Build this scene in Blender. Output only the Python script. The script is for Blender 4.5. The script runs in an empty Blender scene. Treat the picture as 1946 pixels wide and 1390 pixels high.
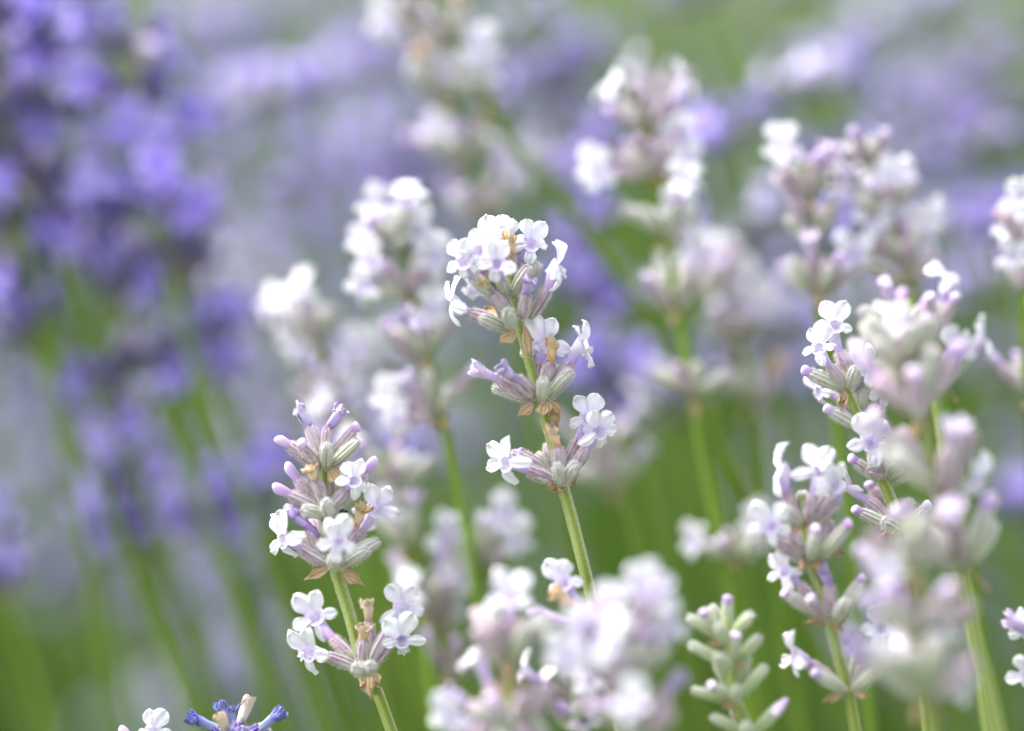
import bpy, math, random
from mathutils import Vector, Matrix, noise as mn

random.seed(7)
S = bpy.context.scene
COL = S.collection

# ------------------------------------------------------------------ camera
CAM_H, PITCH = 0.69, math.radians(10.0)
FOCUS, FRAME_W = 0.50, 0.140
cam_d = bpy.data.cameras.new('camera')
cam = bpy.data.objects.new('camera', cam_d)
COL.objects.link(cam)
cam.location = (0, 0, CAM_H)
cam.rotation_euler = (math.pi / 2 - PITCH, 0, 0)
cam_d.sensor_width = 36.0
cam_d.lens = 36.0 * FOCUS / FRAME_W
cam_d.clip_start, cam_d.clip_end = 0.02, 200.0
cam_d.dof.use_dof = True
cam_d.dof.focus_distance = FOCUS
cam_d.dof.aperture_fstop = 3.7
S.camera = cam

# ------------------------------------------------------------------ light
SUN_EL, SUN_AZ = math.radians(58), math.radians(-70)      # bright haze, from upper left
world = bpy.data.worlds.new('World')
S.world = world
world.use_nodes = True
wn = world.node_tree
bg = wn.nodes['Background']
sky = wn.nodes.new('ShaderNodeTexSky')
sky.sky_type = 'NISHITA'
sky.sun_disc = False
sky.sun_elevation = SUN_EL
sky.sun_rotation = SUN_AZ
sky.air_density = 1.0
sky.dust_density = 4.0
sky.ozone_density = 1.0
veil = wn.nodes.new('ShaderNodeHueSaturation')          # thin white cloud: less blue
veil.inputs['Saturation'].default_value = 0.35
wn.links.new(sky.outputs['Color'], veil.inputs['Color'])
wn.links.new(veil.outputs['Color'], bg.inputs['Color'])
bg.inputs['Strength'].default_value = 0.15
sun_d = bpy.data.lights.new('sun', 'SUN')
sun_d.energy = 1.25
sun_d.angle = math.radians(35)
sun_d.color = (1.0, 0.97, 0.93)
sun = bpy.data.objects.new('sun', sun_d)
COL.objects.link(sun)
sd = Vector((math.sin(SUN_AZ) * math.cos(SUN_EL), math.cos(SUN_AZ) * math.cos(SUN_EL), math.sin(SUN_EL)))
sun.rotation_euler = (-sd).to_track_quat('-Z', 'Y').to_euler()
S.view_settings.view_transform = 'Standard'
S.view_settings.look = 'None'
S.view_settings.exposure = 1.88
S.view_settings.gamma = 1.0
S.view_settings.use_curve_mapping = False
S.render.engine = 'CYCLES'
S.cycles.use_denoising = True
S.cycles.max_bounces = 8
S.cycles.transparent_max_bounces = 8

# ------------------------------------------------------------------ place helpers
RIGHT = Vector((1, 0, 0))
FWD = Vector((0, math.cos(PITCH), -math.sin(PITCH)))
UP = Vector((0, math.sin(PITCH), math.cos(PITCH)))
EYE = Vector((0, 0, CAM_H))
KPX = FRAME_W / FOCUS / 1946.0


def P(px, py, d=0.5, z=0.0):
    """photo pixel + distance (m) [+ z mm towards the viewer] -> point in the place"""
    q = d - z * 0.001
    return EYE + FWD * q + RIGHT * ((px - 973) * KPX * q) + UP * (-(py - 695) * KPX * q)


def D3(x, y, z):
    return (RIGHT * x + UP * y - FWD * z).normalized()


def crop(ox, oy, s):
    return lambda x, y: (ox + x / s, oy + y / s)


# ------------------------------------------------------------------ materials
def nodes_of(name):
    m = bpy.data.materials.new(name)
    m.use_nodes = True
    nt = m.node_tree
    return m, nt, nt.nodes, nt.links, nt.nodes['Principled BSDF']


def new(ns, t, **kw):
    n = ns.new(t)
    for k, v in kw.items():
        setattr(n, k, v)
    return n


def ramp(ns, pts, interp='LINEAR'):
    r = ns.new('ShaderNodeValToRGB')
    r.color_ramp.interpolation = interp
    els = r.color_ramp.elements
    els[0].position, els[0].color = pts[0][0], (*pts[0][1], 1)
    els[1].position, els[1].color = pts[1][0], (*pts[1][1], 1)
    for p, c in pts[2:]:
        e = els.new(p)
        e.color = (*c, 1)
    return r


def mix(ns, ls, fac, a, b, mode='MIX'):
    m = ns.new('ShaderNodeMix')
    m.data_type = 'RGBA'
    m.blend_type = mode
    for sock, v in ((m.inputs[0], fac), (m.inputs[6], a), (m.inputs[7], b)):
        if hasattr(v, 'is_output'):
            ls.new(v, sock)
        elif isinstance(v, (int, float)):
            sock.default_value = v
        else:
            sock.default_value = (*v, 1)
    return m.outputs[2]


def mathn(ns, ls, op, a, b=0.0, clamp=False):
    m = ns.new('ShaderNodeMath')
    m.operation = op
    m.use_clamp = clamp
    for i, v in enumerate((a, b)):
        if hasattr(v, 'is_output'):
            ls.new(v, m.inputs[i])
        else:
            m.inputs[i].default_value = v
    return m.outputs[0]


def noise_tex(ns, ls, scale, detail=3, stretch=(1, 1, 1)):
    tc = ns.new('ShaderNodeTexCoord')
    mp = ns.new('ShaderNodeMapping')
    mp.inputs['Scale'].default_value = stretch
    ls.new(tc.outputs['Object'], mp.inputs['Vector'])
    oi = ns.new('ShaderNodeObjectInfo')
    n = ns.new('ShaderNodeTexNoise')
    n.noise_dimensions = '4D'
    n.inputs['Scale'].default_value = scale
    n.inputs['Detail'].default_value = detail
    ls.new(mp.outputs['Vector'], n.inputs['Vector'])
    w = mathn(ns, ls, 'MULTIPLY', oi.outputs['Random'], 50.0)
    ls.new(w, n.inputs['W'])
    return n.outputs['Fac'], oi.outputs['Random']


def attr(ns, name):
    a = ns.new('ShaderNodeAttribute')
    a.attribute_name = name
    return a.outputs['Fac']


def thin_out(nt, ns, ls, bsdf, color, amount, tint=(1, 1, 1)):
    """mix some light passing through the tissue"""
    tr = ns.new('ShaderNodeBsdfTranslucent')
    c = mix(ns, ls, 1.0, color, tint, 'MULTIPLY')
    ls.new(c, tr.inputs['Color'])
    mx = ns.new('ShaderNodeMixShader')
    mx.inputs[0].default_value = amount
    ls.new(bsdf.outputs[0], mx.inputs[1])
    ls.new(tr.outputs[0], mx.inputs[2])
    ls.new(mx.outputs[0], ns['Material Output'].inputs['Surface'])


def bump(ns, ls, bsdf, h, strength, dist):
    b = ns.new('ShaderNodeBump')
    b.inputs['Strength'].default_value = strength
    b.inputs['Distance'].default_value = dist
    ls.new(h, b.inputs['Height'])
    ls.new(b.outputs['Normal'], bsdf.inputs['Normal'])


def petal_mat(name, stops, trans, scale=900):
    m, nt, ns, ls, b = nodes_of(name)
    f, rnd = noise_tex(ns, ls, scale, 3)
    t = attr(ns, 't')
    tt = mathn(ns, ls, 'ADD', t, mathn(ns, ls, 'MULTIPLY', mathn(ns, ls, 'SUBTRACT', f, 0.5), 0.25))
    r = ramp(ns, stops)
    ls.new(tt, r.inputs[0])
    vein = mathn(ns, ls, 'SINE', mathn(ns, ls, 'MULTIPLY', attr(ns, 'v'), 22.0))
    vein = mathn(ns, ls, 'MULTIPLY', mathn(ns, ls, 'MAXIMUM', vein, 0.0), 0.022)
    c = mix(ns, ls, vein, r.outputs[0], (0.55, 0.45, 0.72))
    hs = ns.new('ShaderNodeHueSaturation')
    ls.new(c, hs.inputs['Color'])
    ls.new(mathn(ns, ls, 'ADD', mathn(ns, ls, 'MULTIPLY', rnd, 0.5), 0.75), hs.inputs['Saturation'])
    c = hs.outputs[0]
    ls.new(c, b.inputs['Base Color'])
    b.inputs['Roughness'].default_value = 0.55
    b.inputs['Specular IOR Level'].default_value = 0.25
    b.inputs['Sheen Weight'].default_value = 0.15
    bump(ns, ls, b, f, 0.25, 0.0002)
    thin_out(nt, ns, ls, b, c, trans)
    return m


M = {}
M['petal_white'] = petal_mat('white_petal', [(0.0, (0.78, 0.71, 0.88)), (0.22, (0.84, 0.80, 0.91)), (0.5, (0.90, 0.885, 0.935)), (1.0, (0.92, 0.91, 0.94))], 0.34)
M['tube'] = petal_mat('lilac_corolla_tube', [(0.0, (0.50, 0.33, 0.66)), (0.35, (0.66, 0.54, 0.83)), (0.8, (0.86, 0.81, 0.93)), (1.0, (0.84, 0.78, 0.93))], 0.3)
M['bud'] = petal_mat('lilac_bud', [(0.0, (0.50, 0.34, 0.66)), (0.5, (0.68, 0.53, 0.80)), (1.0, (0.80, 0.70, 0.88))], 0.25)
M['wilt'] = petal_mat('faded_violet_corolla', [(0.0, (0.34, 0.24, 0.46)), (0.5, (0.44, 0.33, 0.66)), (1.0, (0.62, 0.52, 0.78))], 0.2)
M['blue_wilt'] = petal_mat('blue_withered_corolla', [(0.0, (0.42, 0.44, 0.66)), (0.45, (0.30, 0.34, 0.66)), (1.0, (0.14, 0.16, 0.52))], 0.15)
M['dry'] = petal_mat('dried_tan_corolla', [(0.0, (0.42, 0.26, 0.22)), (0.4, (0.60, 0.40, 0.22)), (1.0, (0.78, 0.62, 0.42))], 0.2)
M['white_dry'] = petal_mat('bleached_corolla', [(0.0, (0.55, 0.48, 0.42)), (0.5, (0.74, 0.68, 0.62)), (1.0, (0.74, 0.56, 0.38))], 0.2)
M['violet'] = petal_mat('violet_petal', [(0.0, (0.30, 0.21, 0.66)), (0.4, (0.45, 0.35, 0.87)), (1.0, (0.70, 0.64, 0.95))], 0.45)


def calyx_mat(name, low, mid, high, mottled, amount):
    m, nt, ns, ls, b = nodes_of(name)
    f, rnd = noise_tex(ns, ls, 1500, 4, (1, 1, 0.30))
    f2, _ = noise_tex(ns, ls, 3800, 2)
    t = attr(ns, 't')
    v = attr(ns, 'v')
    r = ramp(ns, [(0.0, low), (0.45, mid), (0.9, high)])
    ls.new(t, r.inputs[0])
    # purple-brown veining between the pale ribs
    rib = mathn(ns, ls, 'ABSOLUTE', mathn(ns, ls, 'SINE', mathn(ns, ls, 'MULTIPLY', v, math.pi * 9)))
    k = mathn(ns, ls, 'SUBTRACT', mathn(ns, ls, 'ADD', f, mathn(ns, ls, 'MULTIPLY', rib, 0.20)), 0.54)
    k = mathn(ns, ls, 'MULTIPLY', k, 5.0, True)
    k = mathn(ns, ls, 'MULTIPLY', k, mathn(ns, ls, 'ADD', mathn(ns, ls, 'MULTIPLY', f2, 1.5), 0.0), True)
    k = mathn(ns, ls, 'MULTIPLY', k, mathn(ns, ls, 'MULTIPLY', mathn(ns, ls, 'ADD', rnd, 0.55), amount), True)
    c = mix(ns, ls, k, r.outputs[0], mottled)
    ls.new(c, b.inputs['Base Color'])
    b.inputs['Roughness'].default_value = 0.9
    b.inputs['Specular IOR Level'].default_value = 0.08
    b.inputs['Sheen Weight'].default_value = 0.7
    b.inputs['Sheen Roughness'].default_value = 0.45
    h = mathn(ns, ls, 'ADD', mathn(ns, ls, 'MULTIPLY', rib, -0.8), mathn(ns, ls, 'MULTIPLY', f2, .5))
    bump(ns, ls, b, h, 0.9, 0.00030)
    thin_out(nt, ns, ls, b, c, 0.12)
    return m


M['calyx_green'] = calyx_mat('downy_green_calyx', (0.44, 0.50, 0.24), (0.54, 0.59, 0.42), (0.63, 0.63, 0.57), (0.42, 0.32, 0.38), 0.6)
M['calyx_mauve'] = calyx_mat('downy_mauve_calyx', (0.55, 0.55, 0.42), (0.62, 0.55, 0.56), (0.60, 0.46, 0.56), (0.34, 0.19, 0.29), 0.9)
M['calyx_purple'] = calyx_mat('dark_purple_calyx', (0.24, 0.28, 0.18), (0.16, 0.12, 0.32), (0.08, 0.05, 0.23), (0.03, 0.02, 0.12), 0.8)
M['calyx_blue'] = calyx_mat('violet_blue_calyx', (0.40, 0.38, 0.42), (0.26, 0.20, 0.50), (0.16, 0.10, 0.45), (0.08, 0.04, 0.25), 0.9)
M['bud_green'] = calyx_mat('fresh_green_calyx', (0.38, 0.50, 0.15), (0.50, 0.60, 0.30), (0.64, 0.68, 0.52), (0.50, 0.44, 0.48), 0.15)


def plain(name, color, rough=0.7, trans=0.0, var=0.3, scale=400, sheen=0.0, stretch=(1, 1, 1)):
    m, nt, ns, ls, b = nodes_of(name)
    f, rnd = noise_tex(ns, ls, scale, 3, stretch)
    dark = tuple(c * (1 - var) for c in color)
    lite = tuple(min(1, c * (1 + var)) for c in color)
    c = mix(ns, ls, f, dark, lite)
    hs = ns.new('ShaderNodeHueSaturation')
    ls.new(c, hs.inputs['Color'])
    ls.new(mathn(ns, ls, 'ADD', mathn(ns, ls, 'MULTIPLY', rnd, 0.4), 0.8), hs.inputs['Value'])
    c = hs.outputs[0]
    ls.new(c, b.inputs['Base Color'])
    b.inputs['Roughness'].default_value = rough
    b.inputs['Specular IOR Level'].default_value = 0.25
    b.inputs['Sheen Weight'].default_value = sheen
    if trans:
        thin_out(nt, ns, ls, b, c, trans)
    return m


def stem_mat(name, col, stripe):
    m, nt, ns, ls, b = nodes_of(name)
    f, rnd = noise_tex(ns, ls, 700, 4, (1, 1, 0.2))
    v = attr(ns, 'v')
    s = mathn(ns, ls, 'ABSOLUTE', mathn(ns, ls, 'SINE', mathn(ns, ls, 'MULTIPLY', v, math.pi * 4)))
    s = mathn(ns, ls, 'POWER', s, 3.0)
    k = mathn(ns, ls, 'ADD', mathn(ns, ls, 'MULTIPLY', s, 0.7), mathn(ns, ls, 'MULTIPLY', f, 0.35), True)
    c = mix(ns, ls, k, col, stripe)
    ls.new(c, b.inputs['Base Color'])
    b.inputs['Roughness'].default_value = 0.6
    b.inputs['Specular IOR Level'].default_value = 0.3
    b.inputs['Sheen Weight'].default_value = 0.35
    bump(ns, ls, b, k, 0.5, 0.0003)
    return m


M['stem'] = stem_mat('green_square_stem', (0.16, 0.23, 0.02), (0.33, 0.39, 0.10))
M['stem_far'] = plain('field_stem_green', (0.12, 0.20, 0.02), 0.6, 0.0, 0.25, 60)
M['leaf'] = plain('grey_green_leaf', (0.05, 0.105, 0.012), 0.6, 0.3, 0.35, 20)
M['leaf_silver'] = plain('silvery_leaf', (0.12, 0.19, 0.055), 0.65, 0.3, 0.3, 20)
M['leaf_fresh'] = plain('fresh_green_leaf', (0.10, 0.21, 0.005), 0.55, 0.35, 0.3, 20)
M['hair'] = plain('pale_down', (0.86, 0.85, 0.80), 0.6, 0.45, 0.05, 400)
M['far_violet'] = plain('field_violet_petal', (0.43, 0.34, 0.80), 0.6, 0.3, 0.22, 300)
M['far_pale'] = plain('field_pale_violet_petal', (0.66, 0.61, 0.88), 0.6, 0.3, 0.2, 300)
M['far_calyx'] = plain('field_dusky_calyx', (0.25, 0.25, 0.29), 0.7, 0.1, 0.3, 300)
M['beetle'] = plain('glossy_dark_shell', (0.03, 0.008, 0.01), 0.2, 0.0, 0.2, 2000)

m, nt, ns, ls, b = nodes_of('papery_brown_bract')
f, rnd = noise_tex(ns, ls, 1200, 4)
v = attr(ns, 'v')
vein = mathn(ns, ls, 'ABSOLUTE', mathn(ns, ls, 'SINE', mathn(ns, ls, 'ADD', mathn(ns, ls, 'MULTIPLY', v, math.pi * 2.2), mathn(ns, ls, 'MULTIPLY', f, 4.0))))
vein = mathn(ns, ls, 'MULTIPLY', mathn(ns, ls, 'SUBTRACT', vein, 0.72), 3.5, True)
cc = mix(ns, ls, f, (0.55, 0.38, 0.20), (0.76, 0.62, 0.42))
cc = mix(ns, ls, mathn(ns, ls, 'MULTIPLY', vein, mathn(ns, ls, 'MULTIPLY', f, 1.5), True), cc, (0.40, 0.22, 0.10))
ls.new(cc, b.inputs['Base Color'])
b.inputs['Roughness'].default_value = 0.65
bump(ns, ls, b, vein, 0.35, 0.00015)
thin_out(nt, ns, ls, b, cc, 0.3)
M['bract'] = m


# ------------------------------------------------------------------ mesh building
class MB:
    def __init__(s):
        s.v, s.f, s.t, s.a, s.mi = [], [], [], [], []

    def vert(s, p, t=0.0, a=0.0):
        s.v.append(tuple(p))
        s.t.append(t)
        s.a.append(a)
        return len(s.v) - 1

    def face(s, ids, mi=0):
        s.f.append(tuple(ids))
        s.mi.append(mi)

    def mesh(s, name, mats, smooth=True):
        me = bpy.data.meshes.new(name)
        me.from_pydata(s.v, [], s.f)
        for k, arr in (('t', s.t), ('v', s.a)):
            at = me.attributes.new(k, 'FLOAT', 'POINT')
            at.data.foreach_set('value', arr)
        for mm in mats:
            me.materials.append(mm)
        me.polygons.foreach_set('material_index', s.mi)
        if smooth:
            me.polygons.foreach_set('use_smooth', [True] * len(s.f))
        me.update()
        return me

    def loft(s, pts, radii, nseg=10, t0=0.0, t1=1.0, mi=0, shape=None, cap0=True, cap1=True, ref=None):
        """tube through pts; shape(i/n, angle) multiplies the radius"""
        n = len(pts)
        ref = ref or Vector((0.31, 0.2, 0.93))
        rings = []
        prev = None
        for i, p in enumerate(pts):
            d = (pts[min(i + 1, n - 1)] - pts[max(i - 1, 0)])
            d = d.normalized() if d.length > 1e-12 else Vector((0, 0, 1))
            if prev is None:
                x = d.orthogonal().normalized() if abs(d.dot(ref)) > 0.99 else (ref - d * ref.dot(d)).normalized()
            else:
                x = (prev - d * prev.dot(d)).normalized()
            prev = x
            y = d.cross(x)
            ring = []
            for k in range(nseg):
                an = 2 * math.pi * k / nseg
                r = radii[i] * (shape(i / (n - 1), an) if shape else 1.0)
                ring.append(s.vert(p + (x * math.cos(an) + y * math.sin(an)) * r, t0 + (t1 - t0) * i / (n - 1), k / nseg))
            rings.append(ring)
        for i in range(n - 1):
            for k in range(nseg):
                k2 = (k + 1) % nseg
                s.face((rings[i][k], rings[i][k2], rings[i + 1][k2], rings[i + 1][k]), mi)
        if cap0:
            s.face(tuple(reversed(rings[0])), mi)
        if cap1:
            s.face(tuple(rings[-1]), mi)
        return rings

    def hairs(s, n, length, width, mi, rng, lean=0.5, tmin=0.0, tmax=1.0, axis=Vector((0, 0, 1))):
        """short pale down on the faces built so far"""
        fs = [f for f in s.f if len(f) == 4]
        for _ in range(n):
            f = rng.choice(fs)
            a, b_, c, d = (Vector(s.v[i]) for i in f)
            tt = s.t[f[0]]
            if not (tmin <= tt <= tmax):
                continue
            u, w = rng.random(), rng.random()
            p = a * (1 - u) * (1 - w) + b_ * u * (1 - w) + c * u * w + d * (1 - u) * w
            nn = (b_ - a).cross(d - a)
            if nn.length < 1e-16:
                continue
            nn.normalize()
            dr = (nn + axis * lean * rng.uniform(0, 1.4) + Vector((rng.gauss(0, .35), rng.gauss(0, .35), rng.gauss(0, .35)))).normalized()
            sd_ = dr.orthogonal().normalized() * width
            L = length * rng.uniform(0.5, 1.3)
            i0, i1, i2 = s.vert(p - sd_, tt), s.vert(p + sd_, tt), s.vert(p + dr * L, tt)
            s.face((i0, i1, i2), mi)


def sheet(mb, nu, nv, fn, thick, t_of, mi=0):
    """closed thin leaf from fn(u,v)->point, u,v in 0..1 / -1..1"""
    g = [[Vector(fn(i / nu, -1 + 2 * j / nv)) for j in range(nv + 1)] for i in range(nu + 1)]
    ids = []
    for side in (1, -1):
        layer = []
        for i in range(nu + 1):
            row = []
            for j in range(nv + 1):
                du = g[min(i + 1, nu)][j] - g[max(i - 1, 0)][j]
                dv = g[i][min(j + 1, nv)] - g[i][max(j - 1, 0)]
                n = dv.cross(du)
                n = n.normalized() if n.length > 1e-14 else Vector((0, 0, 1))
                row.append(mb.vert(g[i][j] - n * side * thick * 0.5, t_of(i / nu), -1 + 2 * j / nv))
            layer.append(row)
        ids.append(layer)
    A, B = ids
    for i in range(nu):
        for j in range(nv):
            mb.face((A[i][j], A[i][j + 1], A[i + 1][j + 1], A[i + 1][j]), mi)
            mb.face((B[i][j], B[i + 1][j], B[i + 1][j + 1], B[i][j + 1]), mi)
    rim = [(i, 0) for i in range(nu)] + [(nu, j) for j in range(nv)] + [(i, nv) for i in range(nu, 0, -1)] + [(0, j) for j in range(nv, 0, -1)]
    for q in range(len(rim)):
        a, b_ = rim[q], rim[(q + 1) % len(rim)]
        mb.face((A[b_[0]][b_[1]], A[a[0]][a[1]], B[a[0]][a[1]], B[b_[0]][b_[1]]), mi)


MM = 0.001


def petal_fn(L, W, curl, cup, ruffle, seed, basew=0.42):
    def fn(u, v):
        u = 1 - (1 - u) ** 1.7
        if u < 0.55:
            q = u / 0.55
            q = q * q * (3 - 2 * q)
            hw = basew + (1 - basew) * q
        else:
            q = (u - 0.55) / 0.45
            hw = max(0.0, 1 - q ** 2.5) ** 0.5
            hw = max(hw, 0.06)
        x = v * hw * W * 0.5 * (1 + 0.07 * math.sin(seed * 3 + u * 5)) + 0.05 * W * math.sin(u * 3 + seed) * u
        y = L * u * (1 - 0.05 * v * v * u) + 0.10 * math.sin(v * 5 + seed) * u * u
        rf = ruffle * u * (math.sin(v * 6 + seed * 5) * 0.6 + mn.noise((v * 2.0, u * 2.5, seed * 7.7)) * 1.4)
        z = -curl * u * u + cup * v * v * u + rf
        return (x * MM, y * MM, z * MM)
    return fn


def add_sheet_mesh(name, mat, specs, nu=11, nv=9, thick=0.13):
    mb = MB()
    sheet(mb, nu, nv, specs, thick * MM, lambda u: min(1, 0.08 + u * 1.15))
    return mb.mesh(name, [mat])


PET_UP = [add_sheet_mesh('upper_petal', M['petal_white'], petal_fn(3.7, 3.2, 0.3 + 0.3 * k, -0.4 + .3 * k, 0.60, 1.3 + k, .5)) for k in range(5)]
PET_LO = [add_sheet_mesh('lower_petal', M['petal_white'], petal_fn(2.75, 2.1, 0.5 + 0.35 * k, 0.35 - .2 * k, 0.52, 5.1 + k, .5)) for k in range(5)]
PET_UP_V = []
PET_LO_V = []
for src, dst in ((PET_UP, PET_UP_V), (PET_LO, PET_LO_V)):
    for me in src:
        c = me.copy()
        c.materials[0] = M['violet']
        dst.append(c)


def calyx_mesh(name, mat, seed, hair=0, nseg=27, closed=True):
    """unit length (1 mm = 1/6 of it along z), radius about 1 mm at scale 1"""
    rng = random.Random(seed)
    mb = MB()
    prof = [(0, .34), (.04, .50), (.12, .68), (.24, .84), (.38, .95), (.52, 1.0), (.66, 1.0), (.78, .96), (.88, .86), (.94, .78), (1.0, .52), (.99, .22)]
    if not closed:
        prof = prof[:-2] + [(1.0, .80), (0.97, .62), (0.80, .50)]
    n = len(prof)
    bend = rng.uniform(-.10, .10)
    rings = []
    for i, (z, r) in enumerate(prof):
        ring = []
        for k in range(nseg):
            an = 2 * math.pi * k / nseg
            rr = r * (1 + 0.055 * math.cos(an * 9) * min(1, z * 3) + 0.06 * mn.noise((math.cos(an) * 1.2, math.sin(an) * 1.2, z * 3 + seed)))
            zz = z
            if i >= n - 3:
                zz = z + 0.035 * math.cos(an * 5 + seed)
            x = rr * math.cos(an) + bend * math.sin(z * math.pi) * 2
            ring.append(mb.vert((x * MM, rr * math.sin(an) * MM, zz * 6 * MM), z, k / nseg))
        rings.append(ring)
    for i in range(n - 1):
        for k in range(nseg):
            k2 = (k + 1) % nseg
            mb.face((rings[i][k], rings[i][k2], rings[i + 1][k2], rings[i + 1][k]))
    mb.face(tuple(reversed(rings[0])))
    mb.face(tuple(rings[-1]))
    if hair:
        mb.hairs(hair, 0.48 * MM, 0.021 * MM, 1, rng, 0.35)
    return mb.mesh(name, [mat, M['hair']])


CAL = {}
for key, mat in (('g', 'calyx_green'), ('m', 'calyx_mauve'), ('p', 'calyx_purple'), ('b', 'calyx_blue'), ('f', 'bud_green')):
    for hero in (0, 1):
        CAL[key, hero] = [calyx_mesh('calyx', M[mat], 11 + i * 3, (480 if hero else 0), 27 if hero else 14) for i in range(3)]


def tube_like(name, mat, kind, seed):
    """unit things along +z, length 1 mm (scaled later), radius in mm"""
    rng = random.Random(seed)
    mb = MB()
    if kind == 'bud':
        zs = [(0, .60), (.2, .66), (.45, .74), (.65, .80), (.8, .76), (.9, .60), (.97, .36), (1.0, .12)]
        mb.loft([Vector((0.05 * math.sin(z * 3), 0, z)) * MM for z, r in zs], [r * MM for z, r in zs], 14,
                shape=lambda q, an: 1 + 0.07 * math.cos(an * 2 + 1) + .05 * mn.noise((math.cos(an), math.sin(an), q * 3 + seed)))
    else:
        crum = {'half': 0.10, 'wilt': 0.28, 'dry': 0.34}[kind]
        zs = [(0, .58), (.2, .60), (.4, .62), (.6, .72), (.78, .92 if kind != 'wilt' else .78), (.9, .95)]
        mb.loft([Vector((mn.noise((z * 2, seed, 0)) * .25, mn.noise((z * 2, seed, 5)) * .25, z)) * MM for z, r in zs],
                [r * MM for z, r in zs], 16,
                shape=lambda q, an: 1 + crum * mn.noise((math.cos(an) * 2.2, math.sin(an) * 2.2, q * 2.5 + seed * 3)) + crum * .35 * math.cos(an * 7 + seed))
        nl = 5
        for k in range(nl):
            an = 2 * math.pi * (k + rng.uniform(-.2, .2)) / nl
            L = rng.uniform(.7, 1.3) * (1.25 if kind == 'half' else 0.95)
            W = rng.uniform(.9, 1.3)
            out = rng.uniform(.3, .9) if kind == 'half' else (rng.uniform(-.35, 1.1) if kind == 'wilt' else rng.uniform(.2, 1.6))
            rad = Vector((math.cos(an), math.sin(an), 0))
            tan = Vector((-math.sin(an), math.cos(an), 0))
            base = Vector((0, 0, .86)) + rad * .72
            sdv = rng.uniform(0, 9)

            def fn(u, v, base=base, rad=rad, tan=tan, L=L, W=W, out=out, sdv=sdv):
                hw = (.75 + .25 * math.sin(u * 3)) * math.sqrt(max(0.02, 1 - max(0, u - .55) ** 2 * 4.4))
                p = base + rad * (L * u * out - .15 * u * u) + tan * (v * hw * W * .5)
                # lengths along the axis are divided later, keep the flap about L mm high
                p = p + Vector((0, 0, L * u * .28)) + rad * (mn.noise((v * 1.5 + sdv, u * 2, sdv)) * crum * 1.6)
                return p * MM
            sheet(mb, 4, 4, fn, .12 * MM, lambda u: .7 + .3 * u)
    return mb.mesh(name, [mat])


TUB = {}
for k, nm in (('bud', 'corolla_bud'), ('half', 'half_open_corolla'), ('wilt', 'wilted_corolla'), ('dry', 'dried_corolla')):
    mat = {'bud': 'bud', 'half': 'bud', 'wilt': 'wilt', 'dry': 'dry'}[k]
    TUB[k] = [tube_like(nm, M[mat], k, 3.1 + i * 1.7) for i in range(4)]
TUB['bluewilt'] = [tube_like('withered_corolla', M['blue_wilt'], 'wilt', 8.1 + i) for i in range(3)]
TUB['whitedry'] = [tube_like('bleached_corolla', M['white_dry'], 'wilt', 4.4 + i) for i in range(2)]
TUB['vbud'] = [tube_like('corolla_bud', M['violet'], 'bud', 1.4 + i) for i in range(2)]


def bract_mesh(seed):
    rng = random.Random(seed)
    mb = MB()
    tw = rng.uniform(-.5, .5)
    hook = rng.uniform(-.2, .5)

    def fn(u, v):
        if u < .62:
            hw = .30 + .75 * math.sin(u / .62 * math.pi * .55)
        else:
            q = (u - .62) / .38
            hw = 1.05 * (1 - q) ** 1.5 + .10
        x = v * hw * 1.55
        z = .55 * v * v * u + .45 * math.sin(v * 7 + seed) * u * (1 - u * .5) + 0.8 * mn.noise((v * 2.1, u * 2.8, seed * 3.3)) * u
        y = 5.0 * u * (1 - .10 * v * v) + .5 * mn.noise((v * 3.5, seed, 1)) * u
        z += hook * max(0, u - .55) ** 2 * 9
        x += tw * u * u * 2
        return (x * MM, y * MM, z * MM)
    sheet(mb, 12, 10, fn, .08 * MM, lambda u: u)
    return mb.mesh('bract', [M['bract']])


BRACT = [bract_mesh(k * 1.37 + .4) for k in range(5)]


# ------------------------------------------------------------------ object helpers
def link(name, me, parent=None, mw=None):
    o = bpy.data.objects.new(name, me)
    COL.objects.link(o)
    if parent is not None:
        o.parent = parent
    if mw is not None:
        base = WORLD.get(parent.name) if parent is not None else None
        o.matrix_basis = (base.inverted() @ mw) if base is not None else mw
        WORLD[o.name] = mw
    return o


WORLD = {}


def thing(name, label, cat, loc, group=None):
    o = bpy.data.objects.new(name, None)
    COL.objects.link(o)
    o.location = loc
    o.empty_display_size = 0.01
    o['label'] = label
    o['category'] = cat
    if group:
        o['group'] = group
    WORLD[o.name] = Matrix.Translation(loc)
    return o


def frame(loc, z, up=None, roll=0.0, scale=(1, 1, 1)):
    z = z.normalized()
    up = up if up is not None else Vector((0, 0, 1))
    y = up - z * up.dot(z)
    y = y.normalized() if y.length > 1e-6 else z.orthogonal().normalized()
    x = y.cross(z)
    m = Matrix((x, y, z)).transposed().to_4x4()
    m = m @ Matrix.Rotation(roll, 4, 'Z') @ Matrix.Diagonal((*scale, 1))
    m.translation = loc
    return m


def smooth_path(pts, n):
    """Catmull-Rom through pts"""
    out = []
    m_ = len(pts)
    for i in range(m_ - 1):
        p0, p1, p2, p3 = pts[max(i - 1, 0)], pts[i], pts[i + 1], pts[min(i + 2, m_ - 1)]
        for k in range(n):
            t = k / n
            out.append(0.5 * ((2 * p1) + (p2 - p0) * t + (2 * p0 - 5 * p1 + 4 * p2 - p3) * t * t + (3 * p1 - p0 - 3 * p2 + p3) * t ** 3))
    out.append(pts[-1].copy())
    return out


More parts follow.
